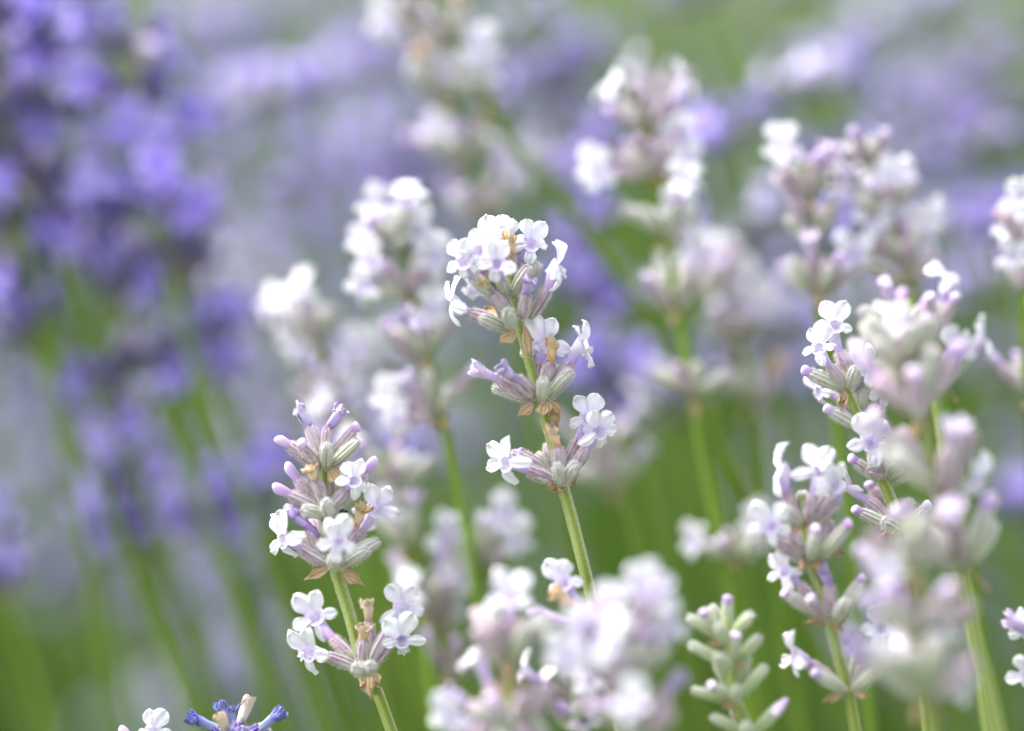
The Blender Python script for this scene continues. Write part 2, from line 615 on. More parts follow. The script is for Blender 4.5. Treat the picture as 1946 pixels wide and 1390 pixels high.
def to_ground(last, before, lean=0.55):
    d = last - before
    k = d.xy / max(0.25, -d.z / d.length) / d.length if d.z < 0 else Vector((0, 0))
    pts = []
    z0 = last.z
    for f_ in (0.12, 0.3, 0.6, 1.0):
        q = f_ * (1 - 0.45 * f_)
        pts.append(Vector((last.x + k.x * z0 * q * lean * 1.6, last.y + k.y * z0 * q * lean * 1.6, z0 * (1 - f_))))
    return pts


def stem_obj(root, path, r, hairy=0, mat='stem', nseg=12):
    mb = MB()
    inv = WORLD[root.name].inverted()
    pts = [inv @ p for p in path]
    n = len(pts)
    rad = [r * (0.72 + 0.28 * min(1, i / max(1, n * .35))) for i in range(n)]
    mb.loft(pts, rad, nseg, shape=lambda q, an: 1 + 0.15 * math.cos(an * 4), ref=Vector((1, .3, .1)))
    if hairy:
        nh = MB()
        nh.v, nh.f, nh.t, nh.a, nh.mi = mb.v, mb.f, mb.t, mb.a, mb.mi
        nh.hairs(hairy, .26 * MM, .016 * MM, 1, random.Random(5), 0.2, 0.0, 0.55)
    me = mb.mesh('stem', [M[mat], M['hair']])
    return link('stem', me, root, WORLD[root.name].copy())


def open_corolla(root, p0, d0, face, n, upv, size, pets=(PET_UP, PET_LO), tubemat='tube', rng=random, spread=1.0):
    """curved tube from the calyx mouth to the face, two upper and three lower lobes as pieces"""
    L = max((face - p0).length, 1.0 * MM)
    a = p0 - d0 * 0.9 * MM
    b1 = p0 + d0 * L * 0.45
    b2 = face - n * min(L * 0.45, 1.8 * MM)
    pts, rad = [], []
    N = 9
    prof = [.60, .62, .66, .70, .76, .84, .95, 1.15, 1.42]
    for i in range(N):
        t = i / (N - 1)
        pts.append(a * (1 - t) ** 3 + b1 * 3 * t * (1 - t) ** 2 + b2 * 3 * t * t * (1 - t) + face * t ** 3)
        rad.append(prof[i] * size * MM)
    pts += [face - n * .2 * MM, face - n * 1.1 * MM, face - n * 2.0 * MM]   # the throat, seen from the front
    rad += [1.0 * size * MM, .62 * size * MM, .3 * size * MM]
    F = frame(face, n, upv)
    mb = MB()
    Fi = F.inverted()
    lp = [Fi @ p for p in pts]
    outer = mb.loft(lp[:N], rad[:N], 14, 0.0, 1.0, cap0=True, cap1=False, ref=Vector((.1, 1, .1)))
    inner = mb.loft([lp[N - 1] * 1.0, lp[N], lp[N + 1], lp[N + 2]], [rad[N - 1] * .97] + rad[N:], 14, 0.98, 0.80, cap0=False, cap1=True, ref=Vector((.1, 1, .1)))
    o = link('corolla', mb.mesh('corolla', [M[tubemat]]), root, F)
    up_set, lo_set = pets
    lobes = [(25, 0.42, up_set), (-25, 0.36, up_set), (105, .10, lo_set), (-105, .10, lo_set), (180, -.08, lo_set)]
    size *= .84
    for ang, fwd, st in lobes:
        ang = math.radians(ang + rng.uniform(-14, 14))
        tilt = fwd * 1.2 + rng.uniform(-.32, .34)
        radial = Vector((math.sin(ang), math.cos(ang), 0))
        ydir = (radial * math.cos(tilt) + Vector((0, 0, 1)) * math.sin(tilt)).normalized()
        zdir = Vector((0, 0, 1)) * math.cos(tilt) - radial * math.sin(tilt)
        xdir = ydir.cross(zdir)
        ml = Matrix((xdir, ydir, zdir)).transposed().to_4x4()
        sc = size * rng.uniform(.80, 1.14)
        ml = ml @ Matrix.Diagonal((sc * rng.uniform(.9, 1.08), sc, sc, 1))
        ml.translation = radial * .85 * size * MM + Vector((0, 0, (.02 + .06 * (st is up_set)) * MM))
        link('petal', rng.choice(st), o, F @ ml)
    return o


PN = {'bud': 'corolla_bud', 'half': 'half_open_corolla', 'wilt': 'wilted_corolla', 'dry': 'dried_corolla', 'bluewilt': 'wilted_corolla', 'whitedry': 'dried_corolla', 'vbud': 'corolla_bud'}


def stub(root, kind, p0, p1, wid, rng):
    """bud, half open, wilted or dried corolla standing in a calyx mouth"""
    d = p1 - p0
    a = p0 - d.normalized() * .6 * MM
    d = p1 - a
    L = max(d.length, 1.2 * MM) / MM
    me = rng.choice(TUB[kind])
    return link(PN[kind], me, root, frame(a, d, None, rng.uniform(0, 6.28), (wid, wid, L)))


def calyx(root, b, t, kind, hero, rng, wid=1.0):
    d = t - b
    L = d.length / (6 * MM)
    link('calyx', rng.choice(CAL[kind, hero]), root, frame(b, d, None, rng.uniform(0, 6.28), (wid, wid, L)))
    return d.normalized()


def bract(root, b, t, rng, wid=1.0, face=None):
    d = t - b
    L = 1.08 * d.length / (5 * MM)
    wid *= .74
    z = (face if face is not None else -FWD) + Vector((rng.uniform(-.5, .5), rng.uniform(-.3, .3), rng.uniform(-.3, .3)))
    y = d.normalized()
    x = y.cross(z).normalized()
    z = x.cross(y)
    m_ = Matrix((x, y, z)).transposed().to_4x4() @ Matrix.Diagonal((wid * max(L, .7), L, max(L, .7), 1))
    m_.translation = b
    link('bract', rng.choice(BRACT), root, m_)


# ------------------------------------------------------------------ hand placed spikes
def hero(label, d, stem, whorls, seed, r=.75, group=None, hair=1, hairs=9000):
    """stem: photo points top to bottom; whorls: lists of calyx / flower / bract entries"""
    rng = random.Random(seed)
    sp = [P(x, y, d, z) for x, y, z in stem]
    sp += to_ground(sp[-1], sp[-2])
    path = smooth_path(sp, 6)
    root = thing('lavender_spike', label, 'lavender', path[-1], group)
    stem_obj(root, path, r * MM, hairs)
    for C, zoff, items in whorls:
        for it in items:
            k = it[0]
            if k == 'B':
                b_, t_ = P(*C(*it[1]), d, zoff + 1.5), P(*C(*it[2]), d, zoff + (it[3] if len(it) > 3 else 2.5))
                bract(root, b_, t_, rng, it[4] if len(it) > 4 else 1.0)
                continue
            _, bp, tp, bz, tz = it[:5]
            b_, t_ = P(*C(*bp), d, zoff + bz), P(*C(*tp), d, zoff + tz)
            wid = (0.78 if k == 'f' else 0.92) * rng.uniform(.92, 1.08)
            dr = calyx(root, b_, t_, k, hair, rng, wid)
            for cor in it[5:]:
                ck = cor[0]
                if ck == 'open':
                    _, fp, fz, n, u, size = cor
                    n_ = D3(*n)
                    open_corolla(root, t_, dr, P(*C(*fp), d, zoff + fz), n_, D3(u[0], u[1], 0), size, rng=rng)
                else:
                    if len(cor) > 1:
                        e = P(*C(*cor[1]), d, zoff + (cor[2] if len(cor) > 2 else tz))
                    else:
                        e = t_ + dr * 1.1 * MM
                    stub(root, ck, t_, e, {'bud': .92, 'dry': .78}.get(ck, .95), rng)
    return root


c1, c2, c3 = crop(820, 390, 5.56), crop(880, 590, 6.08), crop(900, 740, 6.317)
hero('tall sharp white lavender spike with the bushiest flower cluster, standing alone at centre', 0.5,
     [(966, 505, 0), (978, 560, 0), (990, 625, 0), (1010, 700, 0), (1030, 770, 0), (1052, 850, 0), (1070, 925, 0), (1088, 990, 0), (1108, 1070, 0), (1128, 1150, -1), (1150, 1240, -2), (1180, 1390, -3)],
     [(c1, 0, [
         ('g', (790, 1310), (520, 1185), 1.5, 3.0),
         ('m', (740, 1270), (400, 1140), 0, .5, ('open', (215, 1030), 1.0, (-.9, .2, .12), (-.35, .9), .9)),
         ('g', (850, 1310), (800, 1120), 2, 6.0),
         ('m', (820, 1200), (650, 930), 1, 3.5),
         ('m', (760, 1020), (590, 910), 1, 3, ('dry', (570, 790), 4)),
         ('g', (800, 990), (730, 760), 1, 4, ('open', (690, 610), 7, (-.05, .15, 1), (.05, 1), .88)),
         ('g', (850, 980), (1030, 650), 1, 3),
         ('g', (960, 860), (1130, 610), -1, 0),
         ('m', (960, 1210), (1000, 930), 2, 4, ('wilt', (1040, 790), 4.5)),
         ('m', (1040, 1200), (1235, 880), 0, 1, ('open', (1350, 660), 1.2, (.9, .33, .05), (-.12, 1), 1.05)),
         ('m', (880, 900), (970, 590), -1, 0, ('open', (1050, 400), .5, (.35, .25, .85), (.02, 1), .95)),
         ('g', (720, 990), (430, 770), 2, 4, ('open', (335, 590), 5, (-.35, .1, .9), (-.1, 1), .9)),
         ('m', (740, 980), (540, 700), 1, 3, ('open', (500, 470), 5.5, (-.1, .3, .9), (.25, 1), .9)),
         ('m', (800, 900), (690, 560), -1, 0, ('open', (640, 390), 1.5, (-.1, .45, .8), (.0, 1), .95)),
         ('m', (840, 900), (820, 560), -2, -1, ('open', (810, 360), .0, (.1, .45, .8), (.1, 1), .86)),
         ('m', (830, 700), (835, 530), -1, 1.5, ('dry', (835, 350), 2.5)),
         ('m', (760, 900), (520, 520), -1, -.5, ('dry', (480, 360), 0)),
         ('m', (760, 1000), (580, 880), -3, -5, ('open', (440, 900), -6, (-.3, -.35, .8), (.25, .95), .74)),
         ('B', (885, 1340), (740, 1480), 3, 1.2),
         ('B', (980, 1290), (1060, 1600), 2.5, .8),
         ('B', (690, 1180), (590, 1070), -1, .8)]),
      (c2, 0, [
          ('g', (830, 1070), (355, 890), 0, .5),
          ('m', (790, 1040), (410, 800), 1, 2.0, ('half', (150, 680), 2.6)),
          ('m', (840, 1010), (620, 780), 1.5, 3.2, ('wilt', (440, 660), 4)),
          ('g', (920, 1050), (925, 790), 2, 4.2),
          ('g', (980, 1020), (1250, 700), 1, 2.5),
          ('m', (970, 1000), (1250, 590), 0, .5, ('open', (1390, 410), 1, (.9, .35, .05), (-.06, 1), 1.08)),
          ('m', (930, 900), (1015, 590), 0, 1.8, ('dry', (1040, 390), 2.5)),
          ('m', (880, 900), (885, 590), -1, -.5, ('open', (940, 390), -1.0, (.02, .3, .9), (0, 1), 1.1)),
          ('m', (960, 950), (1090, 650), -2, -2),
          ('B', (950, 1050), (960, 1230), 3, 1.5),
          ('B', (1000, 1050), (1080, 1220), 2.5, 1.1),
          ('B', (800, 1080), (660, 1230), 2, 1.0)]),
      (c3, 0, [
          ('m', (1000, 1110), (640, 965), 1.5, 2.5, ('open', (385, 870), 3.4, (-.68, .08, .7), (-.3, .95), 1.05)),
          ('m', (930, 1010), (540, 775), -.5, 0, ('wilt', (500, 800), 0.4)),
          ('g', (950, 980), (745, 785), -2, -2),
          ('m', (1040, 990), (1010, 690), 1, 2.4, ('dry', (950, 500), 3)),
          ('g', (1060, 1150), (1000, 910), 2, 5),
          ('g', (1100, 1140), (1230, 890), 2, 4.6),
          ('m', (1100, 1000), (1255, 610), -1, -.5, ('open', (1375, 340), -.2, (-.02, .25, .95), (.12, 1), .92)),
          ('m', (1130, 1060), (1370, 700), .5, 1.5, ('open', (1510, 500), 2.6, (.4, .05, .9), (-.18, 1), .92)),
          ('m', (960, 1000), (890, 650), -2, -2.5),
          ('B', (960, 220), (980, 460), 1.5, .9),
          ('B', (1030, 1150), (890, 1210), 3, 1.0),
          ('B', (1110, 1150), (1270, 1060), 3, .9),
          ('B', (1080, 1160), (1010, 1250), 3, 1.0)])], 3)

e1, e2 = crop(500, 760, 3.86), crop(540, 1080, 5.346)
hero('sharp white lavender spike left of centre with lilac buds on its top tiers', 0.5,
     [(612, 830, -1), (616, 890, 0), (618, 970, 0), (630, 1050, 0), (640, 1090, 0), (665, 1170, 0), (690, 1262, 0), (715, 1320, 0), (748, 1400, 0)],
     [(e1, 0, [
         ('m', (400, 490), (185, 325), 0, 1, ('bud', (90, 275), 1.4)),
         ('m', (420, 490), (285, 340), 1, 3, ('bud', (270, 295), 3.6)),
         ('m', (430, 420), (335, 190), -1, -1, ('wilt', (255, 85), -1)),
         ('m', (455, 420), (475, 205), -.5, 0, ('wilt', (570, 75), 0)),
         ('g', (460, 510), (465, 330), 1, 4),
         ('g', (490, 490), (700, 300), 1, 2),
         ('m', (490, 430), (670, 215), -1, -1, ('bud', (705, 185), -1)),
         ('B', (480, 510), (570, 590), 3, 1.3)]),
      (e1, 0, [
          ('m', (440, 800), (185, 690), 0, 1, ('bud', (65, 635), 1.5)),
          ('m', (420, 790), (250, 580), -.5, 0, ('bud', (160, 470), 0)),
          ('m', (450, 780), (390, 590), 1, 2.5, ('dry', (350, 500), 3)),
          ('m', (490, 760), (495, 570), -2, -2),
          ('m', (500, 790), (620, 650), 1, 2.5, ('open', (665, 590), 3.5, (.15, .42, .85), (.05, 1), .80)),
          ('g', (470, 850), (295, 800), 1, 4),
          ('g', (480, 850), (460, 750), 2, 6),
          ('m', (540, 770), (740, 530), -3, -3, ('bud', (840, 435), -3)),
          ('g', (520, 750), (600, 540), -2, -2),
          ('B', (470, 860), (440, 900), 2, .8)]),
      (e1, 0, [
          ('m', (490, 1220), (265, 1090), 1, 1.5, ('open', (145, 1020), 2, (-.75, -.02, .6), (-.28, .95), 1.0)),
          ('m', (460, 1180), (340, 940), 0, 1, ('wilt', (220, 830), 1)),
          ('g', (440, 1170), (260, 985), -2, -2.5),
          ('g', (540, 1230), (545, 1110), 2, 6, ('open', (548, 1035), 8.5, (0, .02, 1), (-.02, 1), .95)),
          ('g', (560, 1230), (770, 1100), 2, 3),
          ('g', (580, 1190), (845, 1035), 0, .5),
          ('m', (560, 1160), (685, 940), -1, -.5, ('dry', (730, 790), 0)),
          ('m', (570, 1150), (740, 940), -3, -4, ('open', (825, 800), -4.5, (.3, .15, .9), (.05, 1), 1.0)),
          ('g', (520, 1230), (510, 1150), 3, 5.5),
          ('m', (430, 1100), (360, 880), -2.5, -4),
          ('B', (480, 1235), (310, 1300), 3, .8),
          ('B', (580, 1240), (715, 1375), 3, 1.0)]),
      (e2, 0, [
          ('m', (770, 1030), (430, 890), 1, 2, ('open', (250, 850), 2.8, (-.6, 0, .75), (-.1, 1), 1.05)),
          ('m', (760, 960), (480, 700), -2, -4, ('open', (310, 490), -5, (-.15, .35, .9), (-.3, .9), 1.05)),
          ('m', (800, 1020), (805, 720), 1, 2.5, ('dry', (800, 610), 3)),
          ('m', (860, 900), (860, 560), -3, -4.5, ('dry', (840, 350), -5)),
          ('m', (880, 1010), (1080, 755), 1, 2, ('open', (1195, 725), 4, (.12, -.02, 1), (-.06, 1), .92)),
          ('m', (880, 960), (1050, 650), -2, -3.5, ('open', (1200, 400), -5, (.3, .25, .9), (-.05, 1), 1.0)),
          ('g', (810, 1060), (730, 1010), 3, 7),
          ('g', (850, 1060), (880, 990), 3, 7),
          ('B', (860, 1080), (850, 1320), 4, 1.1),
          ('B', (900, 1070), (990, 1180), 3, 1.0),
          ('B', (820, 1080), (760, 1190), 3, 1.0)])], 5)

g1, g2 = crop(1420, 820, 4.633), crop(1460, 1060, 4.2125)
hero('slender white lavender spike at lower right whose bare stem shows between its two lowest tiers', 0.492,
     [(1524, 940, 0), (1530, 1000, 0), (1540, 1068, 0), (1560, 1120, 0), (1580, 1188, 0), (1595, 1250, 0), (1612, 1322, 0), (1628, 1400, 0)],
     [(g1, 0, [
         ('m', (480, 810), (330, 520), 0, 0, ('open', (285, 345), .3, (-.85, .35, .1), (.06, 1), 1.05)),
         ('m', (515, 800), (585, 560), 1, 1.5, ('open', (640, 345), 2, (.05, .25, .95), (.02, 1), 1.0)),
         ('m', (545, 820), (800, 600), .5, 1, ('open', (775, 470), 2, (.5, .05, .85), (-.25, 1), .9)),
         ('g', (480, 820), (310, 680), 1, 2.5),
         ('g', (530, 800), (480, 530), -2, -2.5),
         ('m', (560, 800), (700, 560), -2, -2.5),
         ('B', (470, 850), (340, 880), 2, 1.1),
         ('B', (520, 850), (560, 900), 3, 1.0)]),
      (g1, 0, [
          ('m', (520, 1140), (240, 960), .5, 1.5, ('open', (205, 830), 4, (-.15, .05, 1), (.02, 1), .98)),
          ('m', (530, 1110), (370, 910), 1, 2.5),
          ('g', (560, 1130), (600, 890), 2, 4, ('bud',)),
          ('m', (600, 1120), (740, 800), 0, 0),
          ('g', (600, 1140), (870, 840), 1, 2, ('bud',)),
          ('m', (560, 1080), (470, 820), -2, -2.5),
          ('B', (520, 1150), (440, 1190), 3, 1.2),
          ('B', (560, 1160), (600, 1210), 3, 1.2),
          ('B', (760, 1050), (830, 1090), 1, .6)]),
      (g2, 0, [
          ('g', (480, 500), (140, 290), 0, 1.5, ('bud', (115, 275), 1.6)),
          ('m', (470, 490), (250, 215), 0, 0, ('open', (130, 110), .5, (-.45, .2, .85), (-.35, .9), .82)),
          ('m', (470, 510), (350, 350), 2, 5, ('bud',)),
          ('m', (505, 500), (485, 200), 0, 1, ('wilt', (420, 85), 1.5)),
          ('g', (530, 490), (750, 175), 0, 1, ('bud', (770, 160), 1.1)),
          ('g', (540, 510), (625, 350), 2, 5),
          ('B', (480, 530), (285, 510), 2, .5),
          ('B', (540, 530), (580, 590), 3, .9),
          ('B', (510, 535), (600, 520), 3, .9)]),
      (g2, 0, [
          ('g', (630, 1080), (395, 940), 1, 3, ('bud',)),
          ('m', (620, 1070), (330, 850), 0, 0, ('open', (205, 790), .5, (-.92, .05, .2), (.02, 1), 1.0)),
          ('m', (660, 1070), (830, 770), 0, .5, ('open', (900, 560), 0, (.1, .3, .9), (-.1, 1), .9)),
          ('g', (670, 1030), (730, 720), -1.5, -2),
          ('g', (680, 1070), (890, 890), 1, 2.5, ('bud',)),
          ('B', (600, 1085), (430, 1150), 2, .7),
          ('B', (690, 1080), (810, 1110), 2, .7)])], 9)

h1, h3 = crop(1500, 570, 4.21), crop(1400, 560, 1.674)
hero('sharp white lavender spike at right, a flower facing front below its tip', 0.503,
     [(1606, 700, -1), (1612, 745, 0), (1640, 812, 0), (1662, 880, 0), (1685, 930, 0), (1700, 970, 0), (1712, 1015, 0), (1725, 1080, 0), (1765, 1400, -4)],
     [(h1, 0, [
         ('g', (450, 720), (150, 580), 1, 2, ('bud',)),
         ('m', (460, 700), (320, 530), 1, 2, ('open', (235, 380), 3, (-.35, .35, .85), (-.1, 1), .84)),
         ('m', (470, 600), (400, 410), -1, -1, ('open', (365, 200), -.5, (.1, .35, .9), (.02, 1), .95)),
         ('g', (485, 710), (535, 540), 1, 3.5),
         ('m', (500, 720), (560, 620), -2, -2, ('open', (615, 540), 0, (.25, .15, .9), (-.1, 1), .95)),
         ('B', (455, 745), (400, 880), 2.5, .8),
         ('B', (440, 745), (380, 800), 2.5, .8)]),
      (h1, 0, [
          ('m', (580, 960), (400, 800), -.5, -1, ('open', (235, 730), -2, (-.8, -.1, .4), (.05, 1), .86)),
          ('g', (560, 1020), (325, 885), 1, 2.5, ('bud',)),
          ('g', (590, 1020), (640, 1170), 1, 4, ('open', (655, 1140), 7, (.0, .05, 1), (.02, 1), 1.05)),
          ('g', (570, 900), (575, 715), -1.5, -2),
          ('m', (600, 1000), (730, 830), -1, -1, ('open', (760, 720), 0, (.2, .3, .9), (0, 1), .8)),
          ('B', (600, 1030), (560, 1080), 2.5, .8)]),
      (h3, 0, [
          ('g', (455, 590), (375, 530), 1, 2, ('bud',)),
          ('m', (460, 580), (455, 520), 1, 3, ('bud',)),
          ('g', (480, 590), (530, 500), 0, 1, ('bud',)),
          ('m', (470, 570), (420, 560), 0, 3),
          ('g', (480, 600), (560, 560), -1, -1)]),
      (h3, 0, [
          ('g', (515, 750), (390, 690), 1, 1.5, ('bud',)),
          ('m', (510, 735), (410, 650), 0, 0, ('half', (340, 600), 0)),
          ('m', (505, 720), (430, 615), -2, -2, ('bud',)),
          ('m', (530, 750), (600, 680), 1, 1.5, ('bud',)),
          ('g', (525, 735), (555, 650), -1, -1),
          ('g', (520, 750), (470, 720), 2, 4.5),
          ('B', (515, 755), (460, 755), 2.5, 1), ('B', (530, 755), (605, 735), 2.5, .8)])], 12)

k1 = crop(1280, 1110, 4.964)
hero('fresh green lavender spike of closed buds without flowers, lower right of centre', 0.489,
     [(1382, 1175, 0), (1384, 1215, 0), (1390, 1265, 0), (1396, 1330, 0), (1412, 1370, 0), (1432, 1410, 0)],
     [(k1, 0, [
         ('f', (480, 520), (140, 310), 0, 1), ('f', (470, 500), (290, 270), 1, 2, ('bud', (275, 240), 2.2)),
         ('f', (480, 480), (355, 205), -2, -2), ('f', (500, 480), (510, 145), -.5, 0, ('bud', (512, 130), 0)),
         ('f', (520, 500), (745, 275), 0, .5), ('f', (480, 550), (425, 390), 2, 5),
         ('B', (480, 560), (330, 570), 2.5, .7)]),
      (k1, 0, [
          ('f', (540, 760), (155, 570), 0, .5), ('f', (565, 760), (590, 500), 1, 2.5, ('bud', (590, 465), 2.8)),
          ('f', (580, 750), (815, 490), 0, .5), ('f', (540, 780), (400, 690), 2, 6),
          ('f', (600, 800), (680, 690), -2, -2),
          ('B', (570, 770), (650, 750), 3, .8)]),
      (k1, 0, [
          ('f', (570, 1110), (180, 1000), 0, 1), ('f', (570, 1090), (365, 965), 1, 3, ('bud', (350, 945), 3.2)),
          ('f', (590, 1100), (595, 980), 2, 6), ('f', (560, 1060), (395, 700), -2, -2),
          ('f', (600, 1060), (700, 690), -1, -1), ('f', (620, 1070), (870, 775), 0, .5),
          ('B', (570, 1120), (460, 1180), 3, .9)]),
      (k1, 0, [
          ('f', (700, 1420), (360, 1250), 0, 1), ('f', (680, 1380), (560, 1170), -2, -2),
          ('f', (730, 1430), (1030, 1130), 0, .5, ('bud', (940, 1240), 3)), ('f', (720, 1440), (680, 1330), 2, 5)])], 15, .75, hairs=5000)

w = crop(780, 940, 2.703)
hero('white lavender spike with two flowers flanking the foot of the centre stem', 0.490,
     [(1135, 1190, 0), (1146, 1230, 0), (1160, 1300, 0), (1185, 1400, 0)],
     [(w, 0, [
         ('m', (960, 740), (830, 570), 0, 1, ('dry', (745, 505), 1.5)),
         ('m', (950, 700), (850, 540), -2, -2, ('open', (785, 450), -1.5, (-.2, .3, .9), (-.2, 1), .92)),
         ('m', (970, 770), (810, 660), 1, 2, ('half', (670, 615), 2.5)),
         ('m', (1000, 750), (1020, 660), 1, 3, ('open', (1050, 590), 5, (.05, .05, 1), (.05, 1), .92)),
         ('m', (1000, 740), (1130, 600), -1, -1, ('open', (1180, 560), 0, (.3, .2, .9), (0, 1), .92)),
         ('g', (980, 780), (930, 680), 2, 5), ('g', (1010, 780), (1090, 690), 1, 3)])], 18)

w = crop(200, 1300, 4.865)
hero('violet lavender tip with blue withered florets poking up from the bottom edge at left', 0.5,
     [(446, 1402, 0), (450, 1450, 0), (462, 1520, 0)],
     [(w, 0, [
         ('b', (1180, 560), (1000, 400), 0, .5, ('bluewilt', (800, 310), 1)),
         ('b', (1190, 540), (1120, 400), -1, -1, ('bluewilt', (1070, 190), -1)),
         ('b', (1195, 540), (1170, 390), -1, -2, ('bluewilt', (1160, 220), -2)),
         ('b', (1190, 560), (1110, 400), 1, 4, ('whitedry', (1040, 300), 4.5)),
         ('b', (1200, 560), (1250, 350), 0, 0, ('whitedry', (1315, 150), 0)),
         ('b', (1210, 560), (1440, 400), 0, 1, ('bluewilt', (1620, 270), 1)),
         ('b', (1200, 580), (1290, 420), 2, 4), ('b', (1190, 580), (1150, 440), 2, 5),
         ('b', (1210, 600), (1520, 440), -2, -2), ('b', (1180, 600), (960, 470), -2, -2)])], 21)
hero('white lavender flower tip barely entering the frame at the bottom left edge', 0.5,
     [(286, 1440, 0), (292, 1480, 0), (305, 1540, 0)],
     [(w, 0, [
         ('m', (420, 720), (425, 560), 0, 1, ('open', (440, 440), 2, (0, .15, 1), (.05, 1), .86)),
         ('m', (400, 720), (240, 540), 0, 0, ('bud', (130, 400), 0)),
         ('g', (400, 720), (330, 520), 1, 2)])], 22)

# small dark beetle on the left spike
mb = MB()
mb.loft([Vector((0, y, 0)) * MM for y in (-.55, -.45, -.2, .1, .3, .42)], [r * MM for r in (.08, .28, .42, .40, .28, .1)], 12)
mb.loft([Vector((0, y, .02)) * MM for y in (.38, .48, .62, .7)], [r * MM for r in (.12, .2, .18, .06)], 10)
for sx in (-1, 1):
    for y in (-.2, .05, .3):
        mb.loft([Vector((sx * .3, y, -.1)) * MM, Vector((sx * .6, y + .08, .0)) * MM, Vector((sx * .75, y + .1, -.35)) * MM], [.04 * MM, .035 * MM, .02 * MM], 5)
bt = link('beetle', mb.mesh('beetle', [M['beetle']]), None, frame(P(652, 974, .5, 2.2), Vector((0, -.5, .85)), Vector((1, .2, .2))))
bt['label'] = 'tiny dark beetle perched behind a petal on the left spike'
bt['category'] = 'insect'


# ------------------------------------------------------------------ spikes grown tier by tier
def axis_at(path, p):
    i = min(range(len(path)), key=lambda q: (path[q] - p).length)
    a, b_ = path[max(i - 1, 0)], path[min(i + 1, len(path) - 1)]
    return (a - b_).normalized()


def whorl(root, node, ax, rng, n, sc, pal, p_open, scale_flower=0.95):
    """a tier: n calyces round the stem, in what state the palette says"""
    x = ax.orthogonal().normalized()
    y = ax.cross(x)
    off = rng.uniform(0, 6.28)
    for k in range(n):
        an = off + 2 * math.pi * k / n + rng.uniform(-.25, .25)
        th = math.radians(rng.uniform(26, 66))
        if rng.random() < .12:
            continue
        rd = x * math.cos(an) + y * math.sin(an)
        dr = (ax * math.cos(th) + rd * math.sin(th) + Vector((0, 0, .12))).normalized()
        L = rng.uniform(4.8, 6.3) * sc * MM
        b_ = node + rd * .7 * MM * sc + ax * rng.uniform(-.5, 1.6) * MM * sc
        t_ = b_ + dr * L
        if pal == 'white':
            kind = rng.choice('gggmm')
        elif pal == 'green':
            kind = 'f'
        else:
            kind = 'p'
        calyx(root, b_, t_, kind, 0, rng, 1.0 * sc)
        q = rng.random()
        if q < p_open:
            n_ = (dr + Vector((0, 0, rng.uniform(-.1, .3))) + Vector((rng.uniform(-.3, .3), rng.uniform(-.4, .1), 0))).normalized()
            f_ = t_ + dr * rng.uniform(2.6, 3.8) * MM * sc
            if pal == 'violet':
                open_corolla(root, t_, dr, f_, n_, Vector((0, 0, 1)), sc * scale_flower, (PET_UP_V, PET_LO_V), 'violet', rng)
            else:
                open_corolla(root, t_, dr, f_, n_, Vector((0, 0, 1)), sc * scale_flower, rng=rng)
        elif q < p_open + .22:
            stub(root, 'vbud' if pal == 'violet' else 'bud', t_, t_ + dr * rng.uniform(1, 2.2) * MM * sc, sc, rng)
        elif q < p_open + .34:
            stub(root, 'wilt' if (pal == 'violet' or rng.random() < .3) else ('dry' if rng.random() < .3 and root.location.y > .46 else 'half'), t_, t_ + dr * rng.uniform(1.6, 2.8) * MM * sc, sc, rng)
    for k in range(2):
        an = off + math.pi * k + .4
        rd = x * math.cos(an) + y * math.sin(an)
        bract(root, node + rd * .6 * MM, node + rd * 1.5 * MM * sc - ax * 2.2 * MM * sc, rng, .8 * sc, rd)


def auto(label, d, path, whorls, pal='white', p_open=.3, faces=(), sc=1.0, seed=1, group=None, r=.66):
    rng = random.Random(seed)
    d = FOCUS + (d - FOCUS) * (.80 if d > FOCUS else .68)
    sp = [P(x, y, d) for x, y in path]
    sp += to_ground(sp[-1], sp[-2])
    full = smooth_path(sp, 5)
    root = thing('lavender_spike', label, 'lavender', full[-1], group)
    stem_obj(root, full, r * MM, 0, 'stem' if d < .518 else 'stem_far', 8)
    nodes = []
    for wv in whorls:
        x, y, n, s = wv[:4]
        po = wv[4] if len(wv) > 4 else p_open
        node = P(x, y, d)
        nodes.append(node)
        whorl(root, node, axis_at(full, node), rng, n, s * sc, pal, po)
    for fx, fy, fz, n, size in faces:
        f_ = P(fx, fy, d, fz)
        # grows from the tier below it
        nd = min(nodes, key=lambda q: (q - (f_ - Vector((0, 0, .006)))).length)
        dv = f_ - nd
        b_ = nd + dv.normalized() * .6 * MM
        Lc = min(5.8 * MM * sc, max(dv.length * .62, 2.5 * MM))
        t_ = b_ + dv.normalized() * Lc
        calyx(root, b_, t_, 'p' if pal == 'violet' else rng.choice('gm'), 0, rng, 1.08 * sc)
        if pal == 'violet':
            open_corolla(root, t_, dv.normalized(), f_, D3(*n), Vector((0, 0, 1)), size, (PET_UP_V, PET_LO_V), 'violet', rng)
        else:
            open_corolla(root, t_, dv.normalized(), f_, D3(*n), Vector((0, 0, 1)), size, rng=rng)
    return root


FR = (0, .1, 1)
